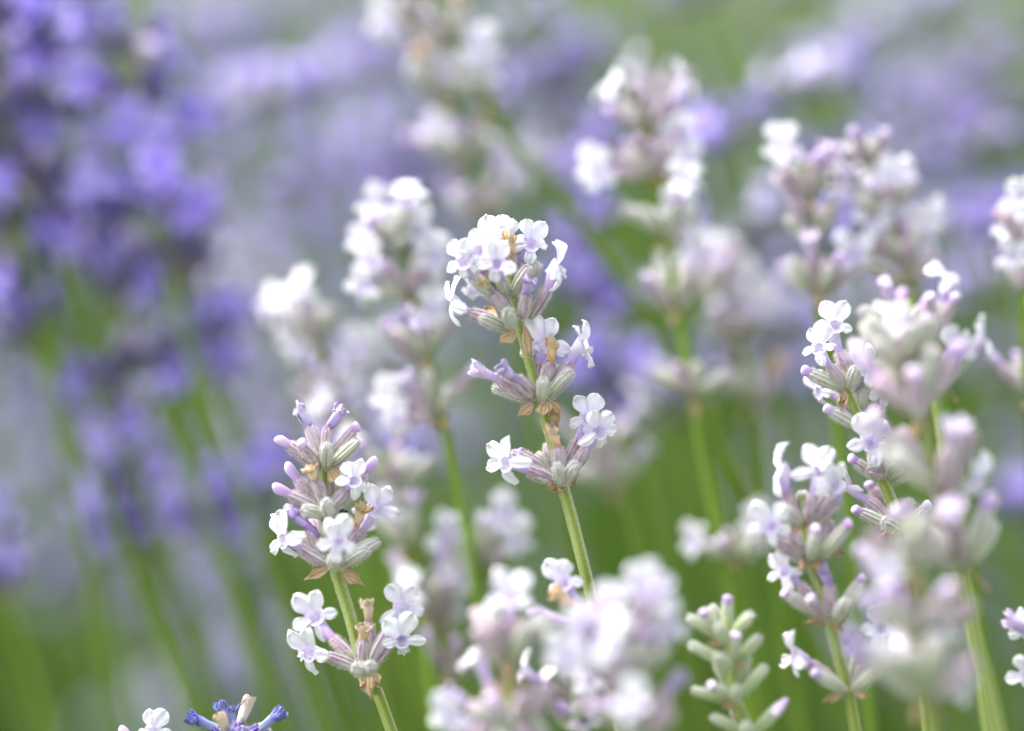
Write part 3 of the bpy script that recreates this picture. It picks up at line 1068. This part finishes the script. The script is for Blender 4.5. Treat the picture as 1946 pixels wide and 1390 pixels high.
# in front of the sharp plane
auto('soft white lavender spike in front at right edge of the cluster, long bare stem below', .466,
     [(1716, 640), (1742, 760), (1783, 930), (1806, 1010), (1832, 1120), (1856, 1230), (1900, 1395)],
     [(1722, 700, 8, .95, .06), (1745, 790, 8, 1.05, .0), (1795, 945, 10, 1.15, .0), (1832, 1085, 8, 1.1, .0)], seed=31, sc=1.25,
     faces=[(1705, 615, 1, (-.1, .4, .9), .85), (1860, 915, 0, (.7, 0, .6), .95)])
auto('very soft white lavender spike nearest the viewer at lower right corner', .446,
     [(1722, 980), (1735, 1030), (1745, 1100), (1752, 1190), (1760, 1290), (1775, 1420)],
     [(1730, 1090, 9, .95, .0), (1748, 1210, 9, 1.05, .0), (1757, 1330, 10, 1.1, .0)], seed=32, sc=1.2,
     faces=[(1690, 1090, 2, (-.3, .2, .9), .8), (1790, 1200, 2, (.4, .1, .9), .9), (1680, 1260, 2, (-.4, 0, .9), .9), (1830, 1300, 0, (.6, .1, .8), .9)])
auto('soft pale lavender spike at bottom with one white flower on top, beside brightest blur', .460,
     [(968, 1185), (965, 1250), (972, 1330), (985, 1420)],
     [(964, 1255, 8, 1.0, 0), (968, 1325, 9, 1.05, .0), (980, 1400, 9, 1.05, .1)], seed=33, sc=1.12,
     faces=[(970, 1135, 0, (0, .45, .9), 1.05), (855, 1365, 2, (-.3, 0, 1), .95)])
auto('brightest blurred white lavender spike with big open flowers at the bottom centre', .448,
     [(1190, 1170), (1195, 1240), (1205, 1330), (1220, 1420)],
     [(1192, 1225, 8, .95, .2), (1200, 1310, 8, 1, .15), (1212, 1400, 8, 1, .25)], seed=34, sc=1.12,
     faces=[(1215, 1120, 0, (.1, .3, .9), 1.0), (1165, 1150, 1, (-.1, .3, .9), .9), (1270, 1190, 0, (.5, .2, .8), 1.0), (1075, 1250, 3, (-.3, .1, .95), 1.1), (1110, 1210, 2, (-.2, .1, .95), 1.0), (1250, 1140, 0, (.3, .3, .9), .95)])
auto('white lavender spike cut off by the bottom edge between two blurred spikes', .478,
     [(1092, 1310), (1095, 1350), (1100, 1420)],
     [(1090, 1330, 6, .8, .1), (1096, 1400, 7, .9, .3)], seed=35, faces=[(1110, 1370, 3, FR, .85)])
auto('white lavender flowers cut off by the right edge near the bottom', .488,
     [(1990, 1180), (1995, 1260), (2005, 1330), (2020, 1420)],
     [(2034, 1250, 5, 1, .0), (2036, 1340, 5, 1, .0)], seed=36,
     faces=[(1957, 1200, 0, (-.6, .1, .7), .95), (1952, 1285, 1, (-.5, 0, .8), .95)])

# behind the sharp plane
auto('blurred white spike crowned by two flower bunches, left of the centre spike', .537,
     [(752, 400), (772, 480), (790, 570), (812, 680), (838, 790), (860, 880), (885, 1000), (905, 1120)],
     [(765, 470, 8, 1, .2), (785, 560, 6, .95, .0), (808, 680, 8, 1, .1), (832, 790, 8, 1, .05)], seed=41,
     faces=[(700, 430, 0, (-.4, .3, .9), 1.0), (705, 500, 2, (-.5, .1, .9), 1.05), (690, 545, 1, (-.6, 0, .8), .95), (770, 395, -1, (0, .4, .9), 1.05), (795, 440, 2, (.2, .2, .9), 1.05), (825, 490, 1, (.4, .1, .9), 1.05), (690, 465, 0, (-.3, .2, .9), .95),
            (820, 590, 1, (.2, .2, .9), 1.0), (740, 760, 1, (-.4, .1, .9), 1.05), (750, 800, 2, (-.3, 0, .9), .9), (760, 440, -2, (-.1, .3, .9), .9)])
auto('dim blurred white lavender spike low behind, left of the double crowned one', .560,
     [(600, 600), (615, 670), (640, 760), (665, 880), (700, 1040)],
     [(602, 650, 8, 1, .2), (630, 760, 7, 1, .15), (650, 840, 6, .9, .1)], seed=42,
     faces=[(555, 650, 1, (-.4, .2, .9), 1.05), (690, 660, 0, (.4, .1, .9), 1.0), (660, 750, 1, (.2, .1, .9), .9), (590, 620, 0, FR, .9)])
auto('blurred pale lavender spike tucked behind the left sharp spike', .545,
     [(735, 860), (755, 930), (775, 1030), (800, 1130), (820, 1300)],
     [(752, 930, 7, 1.0, .2), (776, 1040, 6, 1, .15), (805, 1160, 6, 1, .1)], seed=43,
     faces=[(770, 900, 0, (.2, .2, .9), .9), (850, 1020, 0, (.3, .2, .9), 1.0), (870, 1100, 1, (.3, 0, .9), 1.0), (740, 970, 1, FR, .9)])
auto('blurred white lavender spike with an orange dried floret, behind the main stem', .545,
     [(905, 1000), (915, 1060), (930, 1150), (950, 1300)],
     [(912, 1075, 7, .95, .0)], seed=44,
     faces=[(955, 980, 0, (.3, .3, .9), 1.05), (985, 1030, 0, (.6, .1, .8), .95), (935, 1010, -1, FR, .8)])
auto('blurred lilac lavender tiers low behind the bottom centre flowers', .548,
     [(835, 1120), (840, 1200), (850, 1300), (870, 1420)],
     [(836, 1190, 7, 1, .2), (848, 1290, 7, 1, .1)], seed=45, faces=[(850, 1160, 0, FR, .8)])
auto('blurred white lavender spike with a lone flower sticking out left near its top', .545,
     [(1225, 190), (1235, 270), (1250, 380), (1270, 480), (1290, 590), (1312, 720), (1330, 830), (1355, 960), (1385, 1120)],
     [(1230, 250, 7, .95, .1), (1242, 330, 8, 1, .15), (1262, 450, 8, 1, .15), (1285, 590, 8, 1, .05), (1315, 760, 8, 1.05, .0)], seed=46,
     faces=[(1132, 325, 1, (-.4, .1, .9), 1.05), (1290, 265, 1, (.2, .3, .9), 1.1), (1305, 310, 1, (.4, .1, .9), 1.0), (1285, 400, 1, (.2, .1, .9), 1.0), (1300, 430, 1, (.3, .1, .9), .9)])
auto('dim blurred white lavender spike close behind, its top right of the lone flower spike', .572,
     [(1365, 470), (1385, 570), (1410, 680), (1435, 800), (1460, 950)],
     [(1375, 560, 8, 1, .3), (1400, 660, 8, 1, .15), (1425, 770, 8, 1, .1)], seed=47,
     faces=[(1370, 500, 1, FR, 1.05), (1410, 540, 1, (.3, .2, .9), 1.1), (1430, 580, 1, (.4, .1, .9), 1.1), (1345, 480, 0, (-.2, .3, .9), .9)])
auto('hazy pinkish lavender tip rising behind the top of the lone flower spike', .600,
     [(1255, 150), (1265, 220), (1285, 330), (1330, 600), (1380, 900)],
     [(1262, 220, 7, 1, .1), (1275, 300, 7, 1, .1)], seed=58)
auto('blurred white lavender spike of closed buds with one white flower at its tip', .540,
     [(1530, 310), (1538, 380), (1546, 460), (1553, 560), (1570, 680), (1600, 900)],
     [(1535, 375, 8, 1, .0), (1545, 455, 8, 1, .0), (1554, 555, 9, 1.1, .05)], seed=48,
     faces=[(1485, 280, 0, (-.2, .3, .9), 1.0), (1625, 485, 2, (.4, .1, .9), 1.15)])
auto('broad blurred white lavender spike covered with open flowers at upper right', .543,
     [(1650, 280), (1675, 370), (1705, 460), (1735, 550), (1765, 680), (1810, 900)],
     [(1655, 315, 6, .9, .0), (1685, 410, 8, 1, .2), (1718, 505, 8, 1, .05), (1732, 550, 6, 1, .0)], seed=49,
     faces=[(1655, 370, 1, FR, 1.05), (1700, 350, 1, (.2, .2, .9), 1.05), (1715, 390, 1, (.2, .1, .9), 1.05), (1660, 410, 2, (-.1, .1, 1), 1.0), (1765, 425, 1, (.4, .1, .9), 1.0), (1750, 460, 1, (.3, 0, .9), 1.0)])
auto('blurred pinkish lavender spike below the broad flowered one at right', .522,
     [(1725, 570), (1745, 640), (1770, 740), (1800, 900)],
     [(1700, 640, 6, .95, .0), (1770, 650, 8, 1, .1), (1790, 740, 7, 1, .1)], seed=50,
     faces=[(1815, 670, 1, (.4, .1, .9), 1.0)])
auto('blurred white lavender spike cut by the right edge, upper half', .530,
     [(1945, 370), (1945, 450), (1946, 560), (1950, 690), (1960, 900)],
     [(1952, 470, 8, 1, .0), (1950, 560, 7, .95, .0), (1962, 750, 7, .95, .0)], seed=51,
     faces=[(1940, 385, 0, FR, .95), (1915, 430, 1, (-.4, .1, .9), .9), (1935, 450, 1, FR, .95), (1925, 490, 1, (-.2, .1, .9), .95), (1950, 420, 1, FR, 1)])
auto('blurred lavender tier with white petals between the centre stem and right cluster', .545,
     [(1395, 1000), (1405, 1070), (1415, 1160), (1440, 1350)],
     [(1400, 1060, 7, .9, .0)], seed=52,
     faces=[(1318, 1030, 0, (-.5, .1, .8), 1.0), (1440, 990, 0, (.3, .2, .9), .9), (1430, 1040, 0, (.3, .1, .9), .8)])
auto('hazy pale lavender tiers just behind the lowest tier of the centre spike', .570,
     [(1145, 800), (1160, 880), (1185, 980), (1225, 1100), (1270, 1300)],
     [(1150, 870, 8, 1, .1), (1165, 930, 7, 1, .0)], seed=53)
auto('large hazy white lavender spike above centre, three loose tiers one under another', .570,
     [(800, 20), (830, 110), (868, 220), (895, 320), (925, 430), (960, 560)],
     [(790, 55, 7, 1, .2), (840, 190, 6, 1, .1), (880, 300, 9, 1.1, .1), (920, 420, 10, 1.1, .05)], seed=54,
     faces=[(820, 110, 1, (-.1, .3, .9), 1.15), (835, 150, 1, (-.2, .1, .9), 1.25), (735, 40, 1, (-.4, .1, .9), 1.1), (835, 255, 1, (-.4, .1, .9), 1.0), (1000, 320, 0, (.4, .2, .8), 1.1)])
auto('hazy lavender spike with violet white tip, its long dark stem slanting past centre', .566,
     [(800, -40), (850, 60), (905, 160), (975, 272), (1055, 370), (1130, 462), (1200, 560), (1270, 665), (1350, 800), (1500, 1100)],
     [(870, 90, 6, 1, .1), (925, 180, 5, .9, .0)], seed=55, r=.85,
     faces=[(910, 95, 1, (.2, .2, .9), 1.15), (905, 140, 1, FR, 1.0)])

# ------------------------------------------------------------------ violet spikes behind on the left
VG = 'blurred violet lavender spikes at the left'
V = [
    ('blurred violet lavender spike reaching the top left corner, thick green stem under it', .590, [(150, -60), (90, 120), (70, 300), (80, 430), (115, 540), (160, 660), (210, 790), (290, 980)],
     [(120, 20, 6, 1.15, .5), (85, 130, 6, 1.2, .5), (95, 240, 6, 1.2, .55), (80, 360, 6, 1.2, .5), (85, 440, 7, 1.1, .3)]),
    ('blurred violet lavender spike with the palest rounded florets, left of the frame', .585, [(250, 60), (270, 180), (290, 300), (310, 420), (330, 540), (370, 700), (430, 860), (500, 1050)],
     [(255, 110, 6, 1.1, .3), (275, 220, 6, 1.2, .6), (300, 330, 6, 1.2, .6), (325, 430, 6, 1.15, .5), (335, 500, 6, 1.1, .2)]),
    ('blurred violet lavender spike close to the left border, stem leaning right beneath', .590, [(15, 400), (35, 510), (60, 640), (100, 740), (150, 850), (230, 1020)],
     [(20, 450, 6, 1.1, .4), (40, 550, 6, 1.1, .3), (62, 650, 6, 1.1, .2)]),
    ('blurred violet lavender spike cut by the left border near the top', .585, [(-30, 20), (-10, 150), (5, 260), (30, 380), (70, 560)],
     [(-15, 60, 6, 1.15, .4), (0, 150, 6, 1.15, .5), (15, 260, 6, 1.15, .4), (30, 340, 7, 1.1, .4)]),
    ('blurred violet lavender spike with a bright round bottom tier, mid left', .592, [(190, 420), (220, 520), (255, 640), (300, 760), (360, 900), (430, 1080)],
     [(200, 470, 6, 1.15, .5), (230, 570, 6, 1.15, .4), (320, 715, 6, 1.1, .5), (225, 750, 7, 1.1, .2)]),
    ('blurred violet lavender spike with a single floret drooping to its right, left centre', .600, [(360, 480), (390, 600), (425, 720), (470, 840), (540, 1020)],
     [(370, 540, 7, 1.05, .2), (415, 690, 6, 1, .4)]),
    ('small blurred violet lavender head low at left with two bright florets', .600, [(215, 900), (235, 970), (260, 1060), (320, 1180), (400, 1350)],
     [(225, 950, 7, 1.1, .3), (250, 1030, 7, 1.1, .5)]),
    ('blurred violet lavender head low at left beside the two floret head, nearer the centre', .605, [(385, 900), (400, 970), (430, 1060), (490, 1200)],
     [(398, 1000, 7, 1, .5)]),
    ('blurred violet lavender head just left of the sharp left spike', .605, [(470, 890), (490, 960), (520, 1050), (580, 1220)],
     [(490, 980, 7, 1, .5)]),
    ('blurred violet lavender head cut by the left border, low', .600, [(-20, 980), (-5, 1060), (20, 1150), (70, 1300)],
     [(-10, 1045, 6, .95, .4), (5, 1120, 6, .95, .2)]),
    ('blurred dusky violet lavender head above the low heads at left', .605, [(190, 740), (210, 830), (240, 930), (300, 1100)],
     [(205, 830, 7, 1.1, .3)]),
    ('violet lavender spike directly behind the tall centre spike, its blur showing at its right', .605, [(1090, 380), (1110, 480), (1140, 600), (1170, 720), (1215, 900), (1290, 1200)],
     [(1100, 470, 6, 1.0, .4), (1135, 590, 6, 1.0, .5), (1180, 770, 6, 1.0, .4)]),
]
FU = (0, .55, .8)
VF = {1: [(290, 260, 3, FU, 1.3), (240, 230, 3, FU, 1.2), (310, 290, 3, FU, 1.2), (350, 400, 3, FU, 1.3), (310, 370, 3, FU, 1.25), (375, 390, 3, FU, 1.2)],
      0: [(190, 270, 3, FU, 1.25), (150, 60, 3, FU, 1.25), (160, 350, 3, FU, 1.3), (130, 460, 3, FU, 1.2), (70, 250, 3, FU, 1.2), (200, 390, 2, FU, 1.2)],
      2: [(30, 570, 2, FU, 1.1)], 4: [(350, 710, 3, FU, 1.3), (310, 715, 3, FU, 1.2), (200, 480, 3, FU, 1.2), (280, 560, 3, FU, 1.2), (240, 800, 2, FU, 1.1)],
      5: [(430, 690, 3, FU, 1.2)], 6: [(300, 1000, 3, FU, 1.2), (200, 1020, 3, FU, 1.2), (230, 960, 2, FU, 1.0)],
      7: [(390, 995, 3, FU, 1.3), (420, 1010, 3, FU, 1.1)], 8: [(495, 965, 3, FU, 1.2), (480, 990, 3, FU, 1.1)], 9: [(8, 1060, 2, FU, 1.0)],
      10: [(200, 830, 2, FU, 1.1)],
      11: [(1110, 500, 3, FU, 1.1), (1145, 565, 3, FU, 1.15), (1090, 450, 3, FU, 1.0), (1130, 650, 3, FU, 1.1), (1180, 775, 2, FU, 1.0)]}
for i, (lab, d, path, wh) in enumerate(V):
    auto(lab, d, path, wh, 'violet', .5, VF.get(i, ()), 1.05, 100 + i, VG if i < 11 else None, .75)

# ------------------------------------------------------------------ the field behind
def far_whorl(mb, c, ax, sc, rng, n=7, low=False, pale=.2):
    x = ax.orthogonal().normalized()
    y = ax.cross(x)
    o_ = rng.uniform(0, 6.28)
    for k in range(n):
        an = o_ + 6.283 * k / n + rng.uniform(-.3, .3)
        th = math.radians(rng.uniform(30, 75))
        dr = ax * math.cos(th) + (x * math.cos(an) + y * math.sin(an)) * math.sin(th)
        L = 6.0 * MM * sc
        b_ = c + dr * .6 * MM * sc
        mb.loft([b_, b_ + dr * L * .55, b_ + dr * L], [.5 * MM * sc, 1.15 * MM * sc, .8 * MM * sc], 4 if low else 7, mi=0)
        if rng.random() < .8:
            f_ = b_ + dr * L * rng.uniform(1.05, 1.5)
            mi = 2 if rng.random() < pale else 1
            u = dr.orthogonal().normalized()
            w_ = dr.cross(u)
            r_ = rng.uniform(2.6, 3.7) * MM * sc
            m_ = 4 if low else 5
            ctr = [mb.vert(f_ - dr * 1.2 * MM * sc), mb.vert(f_ + dr * .9 * MM * sc)]
            ring = []
            for q in range(m_ * 2):
                a2 = math.pi * q / m_
                rr = r_ * (1.0 if q % 2 == 0 else .55) * rng.uniform(.85, 1.15)
                ring.append(mb.vert(f_ + (u * math.cos(a2) + w_ * math.sin(a2)) * rr + dr * rng.uniform(-.5, .9) * MM * sc))
            for q in range(m_ * 2):
                q2 = (q + 1) % (m_ * 2)
                mb.face((ctr[1], ring[q], ring[q2]), mi)
                mb.face((ctr[0], ring[q2], ring[q]), mi)


FARM = [M['far_calyx'], M['far_violet'], M['far_pale']]
rng = random.Random(77)
WH = []
for k in range(5):
    mb = MB()
    far_whorl(mb, Vector((0, 0, 0)), Vector((0, 0, 1)), 1.15, rng, 9)
    WH.append(mb.mesh('whorl', FARM))


def far_path(base, h, lx, ly):
    pts = []
    for i in range(6):
        q = i / 5
        pts.append(Vector((lx * q ** 1.4, ly * q ** 1.4, h * q)))
    return pts


def pt_on(path, q):
    f_ = q * (len(path) - 1)
    i = min(int(f_), len(path) - 2)
    return path[i].lerp(path[i + 1], f_ - i), (path[i + 1] - path[i]).normalized()


def far_spike(x, y, h, lx, ly, seed, label, group, tiers=(3, 4, 5, 5)):
    rng = random.Random(seed)
    root = thing('lavender_spike', label, 'lavender', Vector((x, y, 0)), group)
    path = far_path(None, h, lx, ly)
    mb = MB()
    mb.loft(path, [1.1 * MM, 1.1 * MM, 1.0 * MM, .95 * MM, .9 * MM, .8 * MM], 6)
    link('stem', mb.mesh('stem', [M['stem_far']]), root, Matrix.Translation((x, y, 0)))
    nw = rng.choice(tiers)
    for i in range(nw):
        q = 1.0 - i * rng.uniform(.020, .028)
        if i == nw - 1 and rng.random() < .5:
            q -= .05
        p, ax = pt_on(path, q)
        s = (.8 + .3 * min(1, i / 2)) * rng.uniform(.9, 1.2)
        link('whorl', rng.choice(WH), root, frame(Vector((x, y, 0)) + p, ax, None, rng.uniform(0, 6.28), (s, s, s)))
    return root


# ones whose blur can be picked out, at their own distances
FS = 'pale violet blur'
SPOT = [(510, 240, .66), (600, 225, .67), (430, 110, .74), (560, 60, .80), (1390, 320, .635), (1870, 340, .65), (1860, 480, .655), (1550, 215, .64),
        (1010, 110, .68), (1340, 40, .70), (1530, 20, .72), (1880, 160, .74), (700, 180, .76), (330, 1230, .80), (480, 560, .70), (1100, 170, .74),
        (1000, 20, .66), (1890, 600, .70), (640, 340, .8), (1480, 640, .72), (1690, 90, .80), (1210, 640, .66), (1790, 60, .76)]
SPOT_WHERE = ['upper left violet ball, left of a pair', 'upper left violet ball, right of a pair', 'faint violet patch between the left spikes and the top centre', 'faint violet patch at the top edge, left of the top white spike', 'violet ball right of the lone flower spike', 'violet ball above the white spike cut by the right edge', 'violet ball left of the white spike cut by the right edge', 'violet ball above the two upper right white spikes', 'violet ball right of the large hazy white spike, near the top', 'violet patch at the top edge, right of the middle', 'violet patch at the top edge above the upper right spikes', 'violet patch near the top right corner', 'violet patch left of the large hazy white spike', 'small bluish head low at left above the violet tip', 'violet patch left of the dim low white spike', "violet patch right of the large hazy white spike's middle", 'violet patch at the top edge right of the large hazy spike', 'violet patch under the spike cut by the right edge', "violet patch left of the double crowned spike's top", 'violet patch between the lone flower spike and the right cluster', 'violet patch right of the bright green gap at top', 'violet patch right of the tall centre spike', 'violet patch at the top edge near the right corner']
rng = random.Random(5)
for i, (px, py, d) in enumerate(SPOT):
    d = FOCUS + (d - FOCUS) * .68
    top = P(px, py - 40, d)
    lx, ly = rng.uniform(-.20, -.10), rng.uniform(-.06, .04)
    far_spike(top.x - lx, top.y - ly, top.z, lx, ly, 900 + i,
              SPOT_WHERE[i], 'near background violet spikes', (2, 2, 3))

for i, (px, py, d) in enumerate([(60, 830, .70), (250, 870, .72), (470, 760, .70), (130, 960, .74), (340, 1040, .74), (560, 500, .78), (430, 480, .74), (20, 720, .70), (520, 860, .76),
                                 (210, 1120, .80), (430, 1110, .80), (30, 930, .78), (620, 560, .80), (560, 640, .74), (470, 330, .78), (650, 260, .84)]):
    top = P(px, py - 40, d)
    lx, ly = rng.uniform(-.20, -.10), rng.uniform(-.06, .04)
    far_spike(top.x - lx, top.y - ly, top.z, lx, ly, 1900 + i, 'violet lavender spike lost in the far blur of the field', 'violet spikes of the field behind', (2, 3, 3))

# random field
rng = random.Random(2024)
n_ind = 0
while n_ind < 84:
    y = rng.uniform(.78, 2.6) ** 1.0
    hw = .15 * y + .10
    x = rng.uniform(-hw, hw)
    # rows: a thinner strip lets green through right of the middle
    top_h = .50 + .05 * mn.noise((x * 3.1, y * 2.3, 4)) + rng.gauss(0, .055) + .012 * (y - .8)
    if mn.noise((x * 9 + 3, y * 3.5, 2.5)) < (-.15 if x < 0 else .24):
        continue
    lx, ly = rng.gauss(-.13, .05), rng.gauss(0, .06)
    far_spike(x - lx, y - ly, top_h, lx, ly, 3000 + n_ind, 'violet lavender spike lost in the far blur of the field', 'violet spikes of the field behind')
    n_ind += 1

# everything past those: one mass
mb = MB()
sm = MB()
for i in range(500):
    y = rng.uniform(1.0, 6.0)
    x = rng.uniform(-1.0, 1.0) * (.5 + .3 * y)
    if y < 2.6 and abs(x) < .15 * y + .10:
        continue
    if mn.noise((x * 4, y * 1.5, 8)) < (-.1 if x < 0 else .25):
        continue
    h = .50 + .05 * mn.noise((x * 3.1, y * 2.3, 4)) + rng.gauss(0, .05) + .01 * y
    lx, ly = rng.gauss(-.13, .05), rng.gauss(0, .06)
    base = Vector((x - lx, y - ly, 0))
    path = [base + p for p in far_path(None, h, lx, ly)]
    mb.loft([path[0], path[3], path[5]], [1.2 * MM, 1.1 * MM, .9 * MM], 4, mi=3)
    for k in range(4):
        p, ax = pt_on(path, 1 - k * .025)
        far_whorl(mb, p, ax, 1.2, rng, 5, True)
field = link('lavender_field', mb.mesh('lavender_field', FARM + [M['stem_far']]))
field['label'] = 'mass of violet lavender far behind, melted into blur'
field['category'] = 'lavender field'
field['kind'] = 'stuff'

# leafy bushes the stems grow from
mb = MB()
for i in range(9000):
    y = rng.uniform(.35, 6.0)
    x = rng.uniform(-1, 1) * (.35 + .3 * y)
    hb = .20 + .10 * mn.noise((x * 3.0, y * 3.0, 9))
    z = rng.uniform(0.0, 1.0) * hb
    an = rng.uniform(0, 6.28)
    dr = Vector((math.cos(an) * .6 - .25, math.sin(an) * .6, rng.uniform(.5, 1.3))).normalized()
    L = rng.uniform(.04, .09)
    sd_ = dr.cross(Vector((rng.gauss(0, 1), rng.gauss(0, 1), rng.gauss(0, 1)))).normalized() * rng.uniform(.0016, .003)
    nn = sd_.cross(dr).normalized() * .0006
    p = Vector((x, y, z))
    a, b_, c_, d_, e_ = mb.vert(p), mb.vert(p + dr * L * .5 - sd_ + nn), mb.vert(p + dr * L * .5 + sd_ + nn), mb.vert(p + dr * L), mb.vert(p + dr * L * .5 - nn)
    mi = 0 if rng.random() < .55 else 1
    mb.face((a, c_, b_), mi)
    mb.face((b_, c_, d_), mi)
    mb.face((a, b_, e_), mi)
    mb.face((a, e_, c_), mi)
    mb.face((e_, b_, d_), mi)
    mb.face((e_, d_, c_), mi)
# and plain flowerless shoots
for i in range(4600):
    y = rng.uniform(.60, 4.0)
    x = rng.uniform(-1, 1) * (.2 + .2 * y)
    h = rng.uniform(.32, .56)
    lx, ly = rng.gauss(-.14, .05), rng.gauss(0, .05)
    path = [Vector((x - lx, y - ly, 0)) + p for p in far_path(None, h, lx, ly)]
    mb.loft([path[0], path[2], path[4], path[5]], [1.3 * MM, 1.25 * MM, 1.2 * MM, .6 * MM], 4, mi=rng.choice((0, 1, 1, 1, 2)))
fol = link('foliage', mb.mesh('foliage', [M['leaf'], M['leaf_fresh'], M['leaf_silver']]))
fol['label'] = 'blurred green lavender leaves and shoots filling the bed'
fol['category'] = 'foliage'
fol['kind'] = 'stuff'

# ------------------------------------------------------------------ ground
mb = MB()
N = 48
R = 60.0
idx = []
for i in range(N + 1):
    row = []
    for j in range(N + 1):
        u, v_ = -1 + 2 * i / N, -1 + 2 * j / N
        x, y = R * u * abs(u) ** 1.5, R * v_ * abs(v_) ** 1.5
        row.append(mb.vert((x, y, -.012 + .012 * mn.noise((x * 2, y * 2, 0)))))
    idx.append(row)
for i in range(N):
    for j in range(N):
        mb.face((idx[i][j], idx[i + 1][j], idx[i + 1][j + 1], idx[i][j + 1]))
mg, nt, ns, ls, b = nodes_of('mossy_soil')
f, _ = noise_tex(ns, ls, 6, 6)
r = ramp(ns, [(0.3, (0.05, 0.075, 0.02)), (0.6, (0.075, 0.105, 0.03)), (0.8, (0.10, 0.08, 0.05))])
ls.new(f, r.inputs[0])
ls.new(r.outputs[0], b.inputs['Base Color'])
b.inputs['Roughness'].default_value = .9
gr = link('ground', mb.mesh('ground', [mg]))
gr['kind'] = 'structure'
gr['label'] = 'soil and moss under the lavender bed'
